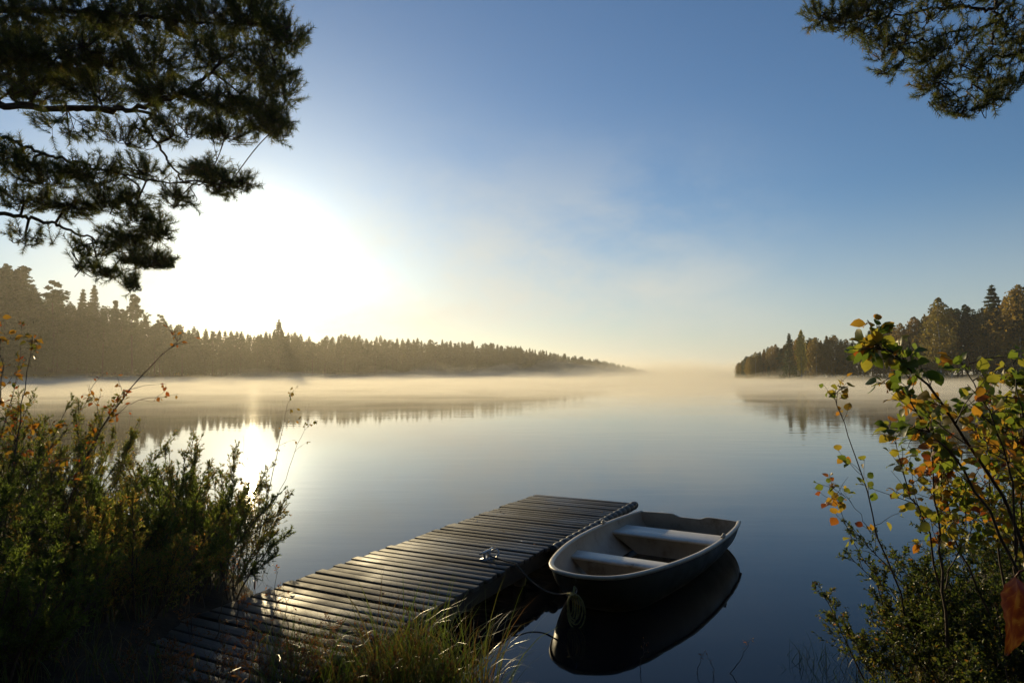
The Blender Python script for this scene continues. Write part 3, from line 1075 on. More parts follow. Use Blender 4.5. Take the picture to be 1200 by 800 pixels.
# ------------------------------------------------------------------ near vegetation
def make_stems(P0, D0, L, nseg=7, curve=.25, droop=0.0, r=rng):
    """grow T polylines (T,nseg,3) from P0 along D0, length L, wandering"""
    P0, D = np.asarray(P0, float), norm(np.asarray(D0, float))
    L = np.asarray(L, float)[:, None] / (nseg - 1)
    pts = [P0]
    for i in range(nseg - 1):
        D = norm(D + r.normal(0, curve, D.shape) / math.sqrt(nseg) + np.array([0, 0, -droop]) / nseg)
        pts.append(pts[-1] + D * L)
    return np.stack(pts, 1)


def along(S_, t):
    """points and tangents at fraction t (K,) on polylines S_ (K,n,3)"""
    n = S_.shape[1]
    q = np.clip(t, 0, .9999) * (n - 1)
    i = q.astype(int)
    f = (q - i)[:, None]
    k = np.arange(len(S_))
    a, b = S_[k, i], S_[k, i + 1]
    return a * (1 - f) + b * f, norm(b - a)


def shrub(name, label, cat, base, nst, h, spread, lean=(0, 0, 0), twigs=14, lv=12, leaf=(.035, .012), mat='willow', tint=(0, .7), bare=.2, rad=.007,
          base_r=.18, group=None, seed=0, detail=False, up=.5, leafstart=.15, sub=0, bark='twig', droop=.0, tw_len=.28, upright=0.0):
    r = np.random.default_rng(seed)
    root = empty(name, base)
    tag(root, label, cat, group)
    P0 = np.stack([r.normal(0, base_r, nst), r.normal(0, base_r, nst), np.full(nst, -.08)], -1)
    D0 = np.stack([r.normal(0, spread, nst) + P0[:, 0], r.normal(0, spread, nst) + P0[:, 1], np.ones(nst)], -1) + np.array(lean)
    L = h * r.uniform(.6, 1.08, nst)
    St = make_stems(P0, D0, L, 8, .22, droop, r)
    n = St.shape[1]
    V, F = tubes(St, rad * np.linspace(1, .25, n)[None] * r.uniform(.7, 1.2, (nst, 1)), 5)
    mb = MB()
    mb.add(V, F)
    # twigs
    i = np.repeat(np.arange(nst), twigs)
    t = r.uniform(bare, 1, len(i)) ** .85
    B, T_ = along(St[i], t)
    D = norm(T_ * (.8 + upright * .5) + rand_dirs(len(i), r) * (.75 - .2 * upright) + np.array([0, 0, up * .5]))
    TL = h * tw_len * (1.15 - t) * r.uniform(.5, 1.2, len(i)) + .05
    Tw = make_stems(B, D, TL, 5, .3, droop, r)
    V, F = tubes(Tw, rad * .35 * np.linspace(1, .35, 5)[None] * np.ones((len(i), 1)), 3)
    mb.add(V, F)
    if sub:
        j = np.repeat(np.arange(len(Tw)), sub)
        t2 = r.uniform(.2, 1, len(j))
        B, T_ = along(Tw[j], t2)
        D = norm(T_ * .8 + rand_dirs(len(j), r) * .7 + np.array([0, 0, .2]))
        Tw2 = make_stems(B, D, TL[j] * r.uniform(.3, .6, len(j)), 4, .3, droop, r)
        V, F = tubes(Tw2, rad * .2 * np.linspace(1, .5, 4)[None] * np.ones((len(j), 1)), 3)
        mb.add(V, F)
        allT = [Tw, Tw2]
    else:
        allT = [Tw]
    mb.build('stems', M[bark], root, smooth=True)
    lb = MB()
    for Tk in allT:
        j = np.repeat(np.arange(len(Tk)), lv)
        t = r.uniform(leafstart, 1, len(j))
        B, T_ = along(Tk[j], t)
        D = norm(T_ * (.6 + .5 * upright) + rand_dirs(len(j), r) * .8)
        N = norm(rand_dirs(len(j), r) + np.array([0, 0, .7]))
        sz = r.uniform(.55, 1.15, len(j))
        tt = np.clip(r.uniform(tint[0], tint[1], len(j)) + (r.random(len(j)) > .93) * .3, 0, 1)
        Vl, Fl, tl = leaves(B, D, N, leaf[0] * sz, leaf[1] * sz * r.uniform(.8, 1.2, len(j)), tt, detail)
        nb = lb.n
        lb.V.append(Vl)
        lb.T.append(tl)
        for f in Fl:
            lb.F.setdefault(f.shape[1], []).append(f + nb)
        lb.n += len(Vl)
    o = lb.build('foliage', M[mat], root)
    return root


def gz(x, y):
    return float(bank_z(np.array([x]), np.array([y]))[0])


def B_(px, d):
    x = (px - 600) / FPX * d
    return (x, d, max(gz(x, d), -.1))


wl_kw = dict(cat='bush', twigs=34, lv=9, sub=2, tw_len=.15, leaf=(.027, .0075), upright=1.0, bare=.12)
# left bank, a dark thicket of willow between the camera and the lake
shrub('willow_bush', 'feathery willow bush at the right end of the left thicket, beside the dock', base=(-2.85, 6.5, gz(-2.85, 6.5)), nst=44, h=.95, spread=.26, lean=(.12, 0, 0), seed=101, tint=(.45, 1), **wl_kw)
shrub('willow_bush', 'dense willow bush in the middle of the left thicket, below the sun glitter', base=(-3.45, 6.9, gz(-3.45, 6.9)), nst=42, h=1.18, spread=.26, seed=102, tint=(.3, 1), **wl_kw)
shrub('willow_bush', 'dark willow bush left of the slanting bare branch', base=(-4.5, 7.0, gz(-4.5, 7.0)), nst=44, h=1.42, spread=.3, seed=103, tint=(.25, .95), **wl_kw)
shrub('willow_bush', 'leafy green willow bush at the left edge of the picture', base=(-5.4, 6.7, gz(-5.4, 6.7)), nst=40, h=1.62, spread=.3, seed=104, tint=(.1, .85), **wl_kw)
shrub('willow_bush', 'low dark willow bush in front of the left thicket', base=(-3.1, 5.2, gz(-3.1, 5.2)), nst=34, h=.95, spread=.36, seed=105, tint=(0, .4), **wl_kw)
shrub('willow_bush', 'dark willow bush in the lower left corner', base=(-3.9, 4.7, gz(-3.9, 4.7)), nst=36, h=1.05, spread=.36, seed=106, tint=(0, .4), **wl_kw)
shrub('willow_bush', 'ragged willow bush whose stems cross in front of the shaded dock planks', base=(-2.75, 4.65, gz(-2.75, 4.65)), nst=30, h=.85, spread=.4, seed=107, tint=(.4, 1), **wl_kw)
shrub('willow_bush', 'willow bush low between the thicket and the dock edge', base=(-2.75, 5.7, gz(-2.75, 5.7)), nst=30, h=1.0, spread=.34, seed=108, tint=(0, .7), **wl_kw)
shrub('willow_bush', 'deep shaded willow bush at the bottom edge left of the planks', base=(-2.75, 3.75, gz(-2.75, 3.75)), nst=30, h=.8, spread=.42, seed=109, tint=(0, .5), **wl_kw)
# autumn coloured saplings over the thicket
shrub('alder_sapling', 'sapling with orange and red leaves at the left edge above the thicket', 'sapling', base=(-4.55, 6.0, gz(-4.55, 6.0)), nst=6, h=2.0, spread=.13, lean=(.0, 0, 0), twigs=13, lv=7, leaf=(.055, .035), mat='autumn', tint=(.05, .95), bare=.35, seed=111, base_r=.15, tw_len=.17)



def path_px(pts):
    """[(px, py, depth)] -> world points"""
    return [tuple(at(p, q, d=d_)) for p, q, d_ in pts]


def branchy(name, label, cat, base, paths, rad=.008, twigs=10, lv=6, tw_len=.3, leaf=(.05, .035), mat='hazel', tint=(0, 1), bare=.3, seed=0, detail=True,
            bark='twig', group=None, sub=0, up=.3, droop=.3, leafstart=.2, spread=.9, size_var=(.5, 1.15), extra_t=()):
    r = np.random.default_rng(seed)
    root = empty(name, base)
    tag(root, label, cat, group)
    base = np.array(base)
    n = 14
    St = np.stack([smooth_path(np.array(p) - base, n) for p in paths])
    LEN = np.linalg.norm(np.diff(St, axis=1), axis=2).sum(1)
    rs = rad * np.clip(LEN / LEN.max(), .35, 1)
    St[:, 1:-1] += r.normal(0, .006, St[:, 1:-1].shape)
    V, F = tubes(St, rs[:, None] * np.linspace(1, .25, n)[None], 6)
    mb = MB()
    mb.add(V, F)
    i = np.concatenate([np.full(max(2, int(twigs * LEN[k] / LEN.max())), k) for k in range(len(paths))])
    t = r.uniform(bare, 1, len(i)) ** .8
    t[:len(paths)] = .97
    B, T_ = along(St[i], t)
    D = norm(T_ * .7 + rand_dirs(len(i), r) * spread + np.array([0, 0, up]))
    TL = tw_len * (1.2 - .7 * t) * r.uniform(.45, 1.2, len(i))
    Tw = make_stems(B, D, TL, 6, .3, droop, r)
    V, F = tubes(Tw, rad * .28 * np.linspace(1, .4, 6)[None] * np.ones((len(i), 1)), 4)
    mb.add(V, F)
    allT = [Tw]
    if sub:
        j = np.repeat(np.arange(len(Tw)), sub)
        B, T_ = along(Tw[j], r.uniform(.2, 1, len(j)))
        Tw2 = make_stems(B, norm(T_ * .7 + rand_dirs(len(j), r) * .8), TL[j] * r.uniform(.3, .6, len(j)), 4, .3, droop, r)
        V, F = tubes(Tw2, rad * .17 * np.linspace(1, .5, 4)[None] * np.ones((len(j), 1)), 3)
        mb.add(V, F)
        allT.append(Tw2)
    lb = MB()
    pet = MB()
    for Tk in allT:
        j = np.repeat(np.arange(len(Tk)), lv)
        t = r.uniform(leafstart, 1, len(j))
        B, T_ = along(Tk[j], t)
        D = norm(T_ * .5 + rand_dirs(len(j), r) * .7 + np.array([0, 0, -.35]))
        N = norm(rand_dirs(len(j), r) * .8 + np.array([0, -.3, .6]))
        sz = r.uniform(*size_var, len(j))
        # colour runs in families: leaves of one twig turn together
        tt = np.clip(tint[0] + (tint[1] - tint[0]) * (r.uniform(0, 1, len(Tk))[j] * .6 + r.uniform(0, .4, len(j))), 0, 1)
        ped = B + D * (leaf[0] * .25)
        Vp, Fp = tubes(np.stack([B, (B + ped) / 2 + [0, 0, .002], ped], 1), np.full((len(B), 3), .0009), 3)
        mb.add(Vp, Fp)
        Vl, Fl, tl = leaves(ped, D, N, leaf[0] * sz, leaf[1] * sz * r.uniform(.85, 1.15, len(j)), tt, detail)
        nb = lb.n
        lb.V.append(Vl)
        lb.T.append(tl)
        for f in Fl:
            lb.F.setdefault(f.shape[1], []).append(f + nb)
        lb.n += len(Vl)
    mb.build('stems', M[bark], root, smooth=True)
    lb.build('foliage', M[mat], root)
    return root


branchy('alder_sapling', 'slanting nearly bare branch with few red brown leaves above the left thicket', 'sapling', B_(60, 6.2),
        [path_px([(62, 640, 6.2), (100, 540, 6.1), (135, 480, 6.0), (175, 430, 5.9), (212, 396, 5.9)]), path_px([(85, 600, 6.1), (100, 545, 6.2), (118, 500, 6.3), (104, 450, 6.3)]),
         path_px([(130, 490, 6.0), (160, 470, 6.0), (190, 472, 6.0)])],
        rad=.009, twigs=12, lv=3, tw_len=.38, leaf=(.05, .03), mat='autumn', tint=(.45, 1), bare=.3, seed=121)
branchy('alder_sapling', 'orange leaved sapling shoots at far left just above the thicket', 'sapling', B_(10, 5.2),
        [path_px([(5, 640, 5.2), (12, 560, 5.2), (25, 480, 5.3), (38, 400, 5.3)]), path_px([(2, 640, 5.2), (-8, 540, 5.2), (2, 450, 5.2), (-2, 385, 5.2)]),
         path_px([(12, 600, 5.2), (50, 540, 5.1), (90, 490, 5.1)]), path_px([(30, 620, 5.4), (60, 560, 5.3), (75, 515, 5.3)])],
        rad=.008, twigs=15, lv=5, tw_len=.26, leaf=(.055, .036), mat='autumn', tint=(.1, .95), bare=.35, seed=122)
branchy('birch_sapling', 'slender sapling twig with sparse leaves against the sun glitter', 'sapling', B_(300, 6.4),
        [path_px([(298, 690, 6.4), (305, 620, 6.4), (318, 560, 6.4), (330, 505, 6.4), (342, 462, 6.4)]), path_px([(305, 620, 6.4), (330, 570, 6.5), (352, 515, 6.5), (368, 490, 6.5)]),
         path_px([(300, 640, 6.4), (290, 580, 6.3), (285, 510, 6.3)])],
        rad=.005, twigs=9, lv=4, tw_len=.22, leaf=(.032, .02), mat='autumn', tint=(.1, .8), bare=.4, seed=123)

# reddish herbs and sedge at the foot of the dock
gk = dict(cat='plant', mat='herb', leaf=(.024, .008), twigs=14, lv=6, rad=.0035, tw_len=.3)
shrub('marsh_herb', 'reddish marsh plant against the dock planks, left of the tall sedge', base=(-1.15, 4.0, gz(-1.15, 4.0)), nst=20, h=.50, spread=.3, seed=131, tint=(.3, 1), **gk)
shrub('marsh_herb', 'rusty marsh plant in the middle of the sedge by the dock edge', base=(-.72, 4.05, gz(-.72, 4.05)), nst=20, h=.52, spread=.28, seed=132, tint=(.5, 1), **gk)
shrub('marsh_herb', 'dark brown marsh plant at the bottom edge beside the shaded planks', base=(-1.6, 3.75, gz(-1.6, 3.75)), nst=20, h=.46, spread=.3, seed=133, tint=(.5, 1), **gk)


def grass(name, label, n, cx, cy, sx, sy, h, seed, w=.0055, tint=(0, 1), zoff=-.03, lean=.35, flop=.9):
    r = np.random.default_rng(seed)
    x = cx + r.uniform(-1, 1, n) * sx
    y = cy + r.uniform(-1, 1, n) * sy
    z = np.maximum(bank_z(x, y), -.12) + zoff
    a = r.uniform(0, 6.28, n)
    D = np.stack([np.cos(a) * lean, np.sin(a) * lean, np.ones(n)], -1) * np.array([r.uniform(.2, 1.2, n)] * 2 + [np.ones(n)]).T
    L = h * r.uniform(.45, 1.1, n)
    P = np.stack([x, y, z], -1)
    D = norm(D)
    pts = [P]
    m = 8
    fl_ = flop * r.uniform(.3, 1.3, n)
    for i in range(m - 1):
        hor = norm(np.stack([D[:, 0], D[:, 1], np.zeros(n)], -1) + 1e-6)
        D = norm(D + (hor * .5 + np.array([0, 0, -.75])) * (fl_ * (i / m) ** 1.4 * .75)[:, None])
        pts.append(pts[-1] + D * (L / (m - 1))[:, None])
    C = np.stack(pts, 1)
    tw = r.uniform(0, 6.28, n)
    sd = np.stack([np.cos(tw), np.sin(tw), np.zeros(n)], -1)[:, None, :]
    wd = (w * r.uniform(.6, 1.3, n))[:, None, None] * np.array([.8, 1, 1, .95, .85, .7, .45, .05])[None, :, None]
    V = np.stack([C - sd * wd / 2, C + sd * wd / 2], 2).reshape(-1, 3)
    ix = np.arange(n * m * 2).reshape(n, m, 2)
    Q = np.stack([ix[:, :-1, 0], ix[:, :-1, 1], ix[:, 1:, 1], ix[:, 1:, 0]], -1).reshape(-1, 4)
    o = mesh_obj(name, V, Q, M['sedge'], tint=np.repeat(np.clip(r.uniform(*tint, n), 0, 1), m * 2))
    return tag(o, label, 'grass', None, 'stuff')


grass('sedge', 'tall arching green sedge at the water edge between dock and boat', 520, -.46, 4.12, .36, .18, .86, 141, w=.0065, tint=(.3, .98))
grass('sedge', 'rusty and green sedge and grass along the near side of the dock', 800, -.9, 4.0, .55, .3, .55, 142, w=.0045, tint=(.1, 1))
grass('sedge', 'short grass covering the near bank', 7000, -.6, 2.9, 3.8, 1.3, .22, 143, w=.004, tint=(.1, 1))
grass('sedge', 'rank grass under the left thicket', 3500, -4.2, 5.2, 1.8, 1.8, .42, 144, w=.004, tint=(.2, 1))
grass('sedge', 'dark grass on the right bank under the bushes', 2500, 3.1, 4.0, 1.2, 1.0, .35, 145, w=.004, tint=(0, .9))

# dry stalks hanging in front of the shaded planks
for q, (px, tip, top, d_) in enumerate([(232, 224, 640, 4.6), (262, 268, 655, 4.5), (285, 279, 628, 4.7), (318, 326, 668, 4.4), (340, 333, 690, 4.3)]):
    b0 = B_(px, d_)
    t_ = at(tip, top, d=d_)
    p_ = [b0, tuple(Vector(b0).lerp(t_, .5) + Vector((.01 * (q - 2), 0, 0))), tuple(t_)]
    branchy('dry_stalk', 'thin dry stalk standing in front of the shaded dock planks', 'dry stalk', b0, [p_], rad=.004, twigs=9, lv=4, tw_len=.14, leaf=(.022, .009), mat='autumn', tint=(.5, 1), bare=.4, seed=150 + q,
            detail=False, group='dry stalks before the shaded planks')
# thin reeds in the open water at the bottom of the picture
for q, (px, tip, top, d_, lab) in enumerate([(748, 756, 752, 4.75, 'thin dry reed stem in the water just below the boat reflection, leftmost of four'), (815, 822, 765, 4.7, 'thin short reed stem in the water right of the boat reflection tip'),
                                             (852, 880, 748, 4.7, 'tallest thin reed stem, leaning right in the dark water near the bottom edge'), (836, 831, 772, 4.68, 'small upright reed stem between two longer stems in the dark water')]):
    b0 = tuple(at(px, 440 + 2.1 * 800 / d_, d=d_))
    t_ = at(tip, top, d=d_)
    p_ = [b0, tuple(Vector(b0).lerp(t_, .5) + Vector((.006 * (q - 1), 0, 0))), tuple(t_)]
    branchy('reed_stem', lab, 'reed', b0, [p_], rad=.0035, twigs=4, lv=2, tw_len=.06, leaf=(.02, .006), mat='autumn', tint=(.5, 1), bare=.6, seed=160 + q, detail=False)

# right bank: hazel and aspen shoots with turning leaves, a low dense bush below
branchy('hazel_bush', 'leafy hazel bough leaning left, yellow green leaves, reaching highest over the right bank', 'bush', B_(1235, 3.25),
        [path_px([(1235, 760, 3.25), (1200, 640, 3.2), (1150, 540, 3.1), (1090, 455, 3.0), (1048, 418, 2.95), (1024, 402, 2.95)]),
         path_px([(1225, 740, 3.2), (1170, 620, 3.1), (1120, 540, 3.1), (1075, 490, 3.0), (1065, 430, 3.0)]),
         path_px([(1190, 650, 3.2), (1185, 560, 3.1), (1150, 470, 3.1), (1130, 410, 3.1)]),
         path_px([(1235, 740, 3.2), (1215, 600, 3.2), (1200, 500, 3.2), (1185, 420, 3.2)])],
        rad=.010, twigs=30, lv=6, tw_len=.27, leaf=(.060, .048), mat='hazel', tint=(0.05, .92), bare=.3, seed=201)
branchy('hazel_bush', 'hazel bush with orange and brown leaves filling the right edge at mid height', 'bush', B_(1210, 3.7),
        [path_px([(1190, 760, 3.7), (1170, 650, 3.6), (1160, 560, 3.6), (1165, 480, 3.6)]), path_px([(1220, 760, 3.7), (1230, 620, 3.6), (1215, 520, 3.6), (1200, 440, 3.6)]),
         path_px([(1180, 760, 3.6), (1130, 660, 3.5), (1110, 590, 3.5), (1100, 520, 3.5)]), path_px([(1200, 760, 3.6), (1190, 660, 3.4), (1200, 580, 3.3), (1180, 500, 3.3)])],
        rad=.008, twigs=56, lv=8, tw_len=.27, leaf=(.05, .036), mat='hazel', tint=(.25, 1), bare=.25, seed=202)
branchy('aspen_sapling', 'slender leaning aspen sapling with few round leaves, leftmost on the right bank', 'sapling', B_(1062, 4.0),
        [path_px([(1066, 740, 4.0), (1045, 670, 3.9), (1018, 590, 3.8), (998, 520, 3.8), (976, 456, 3.8)]), path_px([(1050, 700, 3.9), (1015, 660, 3.9), (985, 600, 3.9), (972, 560, 3.9)]),
         path_px([(1035, 640, 3.9), (1005, 600, 3.8), (978, 565, 3.8)])],
        rad=.006, twigs=15, lv=3, tw_len=.22, leaf=(.048, .042), mat='hazel', tint=(.35, 1), bare=.3, seed=203)
branchy('aspen_sapling', 'upright dark stemmed sapling with hanging yellow leaves behind the hazel bough', 'sapling', B_(1102, 3.5),
        [path_px([(1110, 760, 3.5), (1103, 660, 3.4), (1095, 570, 3.4), (1088, 480, 3.4)]), path_px([(1106, 700, 3.5), (1085, 620, 3.4), (1060, 560, 3.4), (1050, 510, 3.4)]),
         path_px([(1108, 690, 3.5), (1130, 620, 3.4), (1140, 560, 3.4)])],
        rad=.008, twigs=16, lv=5, tw_len=.26, leaf=(.056, .045), mat='hazel', tint=(.1, .95), bare=.3, seed=204)
sk = dict(cat='bush', twigs=20, lv=10, sub=2, mat='low_leaves', leaf=(.026, .013), tw_len=.26)
shrub('low_bush', 'low small leaved bush at the foot of the leftmost right bank sapling', base=(2.62, 4.15, gz(2.62, 4.15)), nst=44, h=.72, spread=.34, seed=211, tint=(.1, .9), **sk)
shrub('low_bush', 'dense dark green small leaved bush at the bottom right', base=(3.05, 4.05, gz(3.05, 4.05)), nst=44, h=.98, spread=.36, seed=212, tint=(.05, .8), **sk)
shrub('low_bush', 'small leaved bush at the lower right corner under the hazel', base=(2.55, 3.35, gz(2.55, 3.35)), nst=34, h=.72, spread=.42, seed=213, tint=(.05, .8), **sk)
shrub('low_bush', 'darker bush behind the hazel at the right edge', base=(3.7, 4.6, gz(3.7, 4.6)), nst=36, h=1.25, spread=.4, seed=214, tint=(.05, .8), **sk)
# the big red leaf close by on its own shoot
def near_leaf_plant():
    base = B_(1290, 1.5)
    base = (1.30, 1.45, gz(1.30, 1.45))
    root = empty('maple_sapling', base)
    tag(root, 'sapling shoot with one large red brown leaf close by at the right edge', 'sapling')
    mb = MB()
    P = smooth_path([(0, 0, -.05), (.02, .0, .6), (.01, -.03, 1.0), tuple(np.array(at(1225, 650, d=1.22)) - np.array(base)), tuple(np.array(at(1200, 668, d=1.2)) - np.array(base))], 20)
    mb.tube(P, np.linspace(.006, .0022, 20), 7)
    mb.build('stem', M['twig'], root, smooth=True)
    tip = P[-1]
    c_ = np.array(at(1188, 716, d=1.2)) - np.array(base)
    # ovate leaf, hanging, curled: grid of points
    nu, nv = 61, 31
    V = []
    A = np.array(at(1190, 676, d=1.2)) - np.array(base)
    B2 = np.array(at(1179, 768, d=1.17)) - np.array(base)
    ax = B2 - A
    Ln = np.linalg.norm(ax)
    ax = ax / Ln
    sd = norm(np.cross(ax, np.array([.25, -1, .25])))
    nn = np.cross(sd, ax)
    for u in np.linspace(0, 1, nu):
        w_ = .044 * math.sin(math.pi * min(1, u * .985 + .01) ** .70) ** 1.15 * (1 + .06 * math.sin(u * 47))
        for v in np.linspace(-1, 1, nv):
            V.append(A + ax * Ln * u + sd * w_ * v + nn * (.012 * abs(v) * w_ / .036 + .003 * math.sin(u * 9 + v * 2) + .008 * math.sin(u * math.pi)))
    ix = np.arange(nu * nv).reshape(nu, nv)
    Q = np.stack([ix[:-1, :-1], ix[1:, :-1], ix[1:, 1:], ix[:-1, 1:]], -1).reshape(-1, 4)
    t_ = [.25 * abs(v) + .45 * u + .5 * fnoise(np.array(u * 3), np.array(v * 1.2), 4, 4, 1.2) + (.45 if abs(math.sin((u - .30 * abs(v)) * 19)) < .17 or abs(v) < .07 else 0) for u in np.linspace(0, 1, nu) for v in np.linspace(-1, 1, nv)]
    mesh_obj('leaf', np.array(V), Q, M['red_leaf'], root, np.clip(np.array(t_, float), 0, 1), smooth=True)
    mb = MB()
    mb.tube(np.array([tip, (tip + A) / 2 + [0, 0, .004], A]), .0016, 5)
    mb.build('leaf_stalk', M['red_leaf'], root, smooth=True)


near_leaf_plant()


# ------------------------------------------------------------------ near pines framing the picture
def near_pine(label, trunk_pts, trunk_r, limbs, blobs, seed, n_needles=84, nl=.066, nw=.0048, dens=1.15):
    """limbs: px polylines (entering from the trunk); blobs: (px, py, rx, ry, depth, dr, count)"""
    r = np.random.default_rng(seed)
    base = np.array(trunk_pts[0], float)
    root = empty('pine_tree', tuple(base))
    tag(root, label, 'pine tree')
    tp = smooth_path(np.array(trunk_pts) - base, 24)
    mb = MB()
    mb.tube(tp, np.linspace(trunk_r, trunk_r * .35, 24), 16)
    mb.build('trunk', M['bark'], root, smooth=True)
    nodes, nrad = [], []
    lm = MB()
    for lim in limbs:
        w = path_px([p[:3] for p in lim['p']])
        # start the limb at the trunk
        k = int(np.argmin([abs((tp[i] + base)[2] - w[0][2] + .3) for i in range(24)]))
        w = [tuple(tp[k] + base)] + w
        m = 10 * len(w)
        P = smooth_path(np.array(w) - base, m)
        P[1:-1] += r.normal(0, .012, P[1:-1].shape)
        rr = np.linspace(lim['r'] * 1.5, .006, m)
        lm.tube(P, rr, 8)
        nodes.append(P[5:])
        nrad.append(rr[5:])
    N = np.concatenate(nodes)
    NR = np.concatenate(nrad)
    tuftP, tuftD = [], []
    for (px, py, rx, ry, d_, dr, cnt) in blobs:
        c_ = np.array(at(px, py, d=d_)) - base
        sx, sz = rx / FPX * d_, ry / FPX * d_
        k = int(np.argmin(np.linalg.norm(N - c_, axis=1)))
        a = N[k]
        # a side branch from the nearest limb through the blob
        end = c_ + (c_ - a) * .25 + r.normal(0, .05, 3)
        sb = smooth_path([a, a * .5 + c_ * .5 + r.normal(0, .06, 3) + [0, 0, .05], c_, end], 14)
        lm.tube(sb, np.linspace(min(.014, NR[k]), .005, 14), 6)
        # several sub branches
        subs = [sb]
        for _ in range(max(3, cnt // 9)):
            dd = rand_dirs(1, r)[0] * np.array([sx, dr, sz]) * r.uniform(.55, .95)
            s0 = sb[r.integers(4, 14)]
            s1 = c_ + dd
            q = smooth_path([s0, s0 * .5 + s1 * .5 + r.normal(0, .04, 3) - [0, 0, .03], s1], 8)
            lm.tube(q, np.linspace(.006, .003, 8), 4)
            subs.append(q)
        SN = np.concatenate(subs[1:])
        # shoots
        cnt = int(cnt * dens)
        tP = c_ + rand_dirs(cnt, r) * (r.uniform(0, 1, (cnt, 1)) ** .45) * np.array([sx, dr, sz])
        for p in tP:
            j = int(np.argmin(np.linalg.norm(SN - p, axis=1)))
            a = SN[j]
            v = p - a
            L = np.linalg.norm(v)
            q = np.array([a, (a + p) / 2 + [0, 0, -.15 * L], p])
            lm.tube(q, [.003, .0028, .0024], 3, caps=False)
            dd = norm((q[2] - q[1])[None])[0] * .8 + np.array([0, 0, .35]) + r.normal(0, .25, 3)
            tuftP.append(p)
            tuftD.append(dd)
            if L > .25:
                tuftP.append((a + p) / 2 + [0, 0, -.12 * L])
                tuftD.append(dd)
    P = np.array(tuftP)
    D = norm(np.array(tuftD))
    T = len(P)
    sh = r.uniform(.08, .17, T)            # shoot length
    i = np.repeat(np.arange(T), n_needles)
    s = r.uniform(-.4, 1, len(i))
    B = P[i] + D[i] * (s * sh[i])[:, None]
    out = norm(rand_dirs(len(i), r) - 0)
    out = norm(out - (out * D[i]).sum(1, keepdims=True) * D[i])
    ND = norm(out * .8 + D[i] * r.uniform(.3, 1.0, (len(i), 1)))
    L = nl * r.uniform(.7, 1.15, len(i))
    side = norm(np.cross(ND, rand_dirs(len(i), r)))
    V = np.stack([B - side * nw / 2, B + side * nw / 2, B + ND * L[:, None]], 1)
    tt = np.clip(r.uniform(0, .75, T)[i] + r.uniform(-.1, .25, len(i)), 0, 1)
    mesh_obj('needles', V.reshape(-1, 3), np.arange(len(i) * 3).reshape(-1, 3), M['needles'], root, np.repeat(tt, 3))
    lm.add(*tubes(np.stack([P - D * sh[:, None] * .4, P + D * sh[:, None] * .4, P + D * sh[:, None]], 1), np.full((T, 3), .0035) * np.array([1, .9, .6]), 3))
    lm.build('branches', M['bark'], root, smooth=True)
    print(label, 'tufts', T, 'needles', len(i))


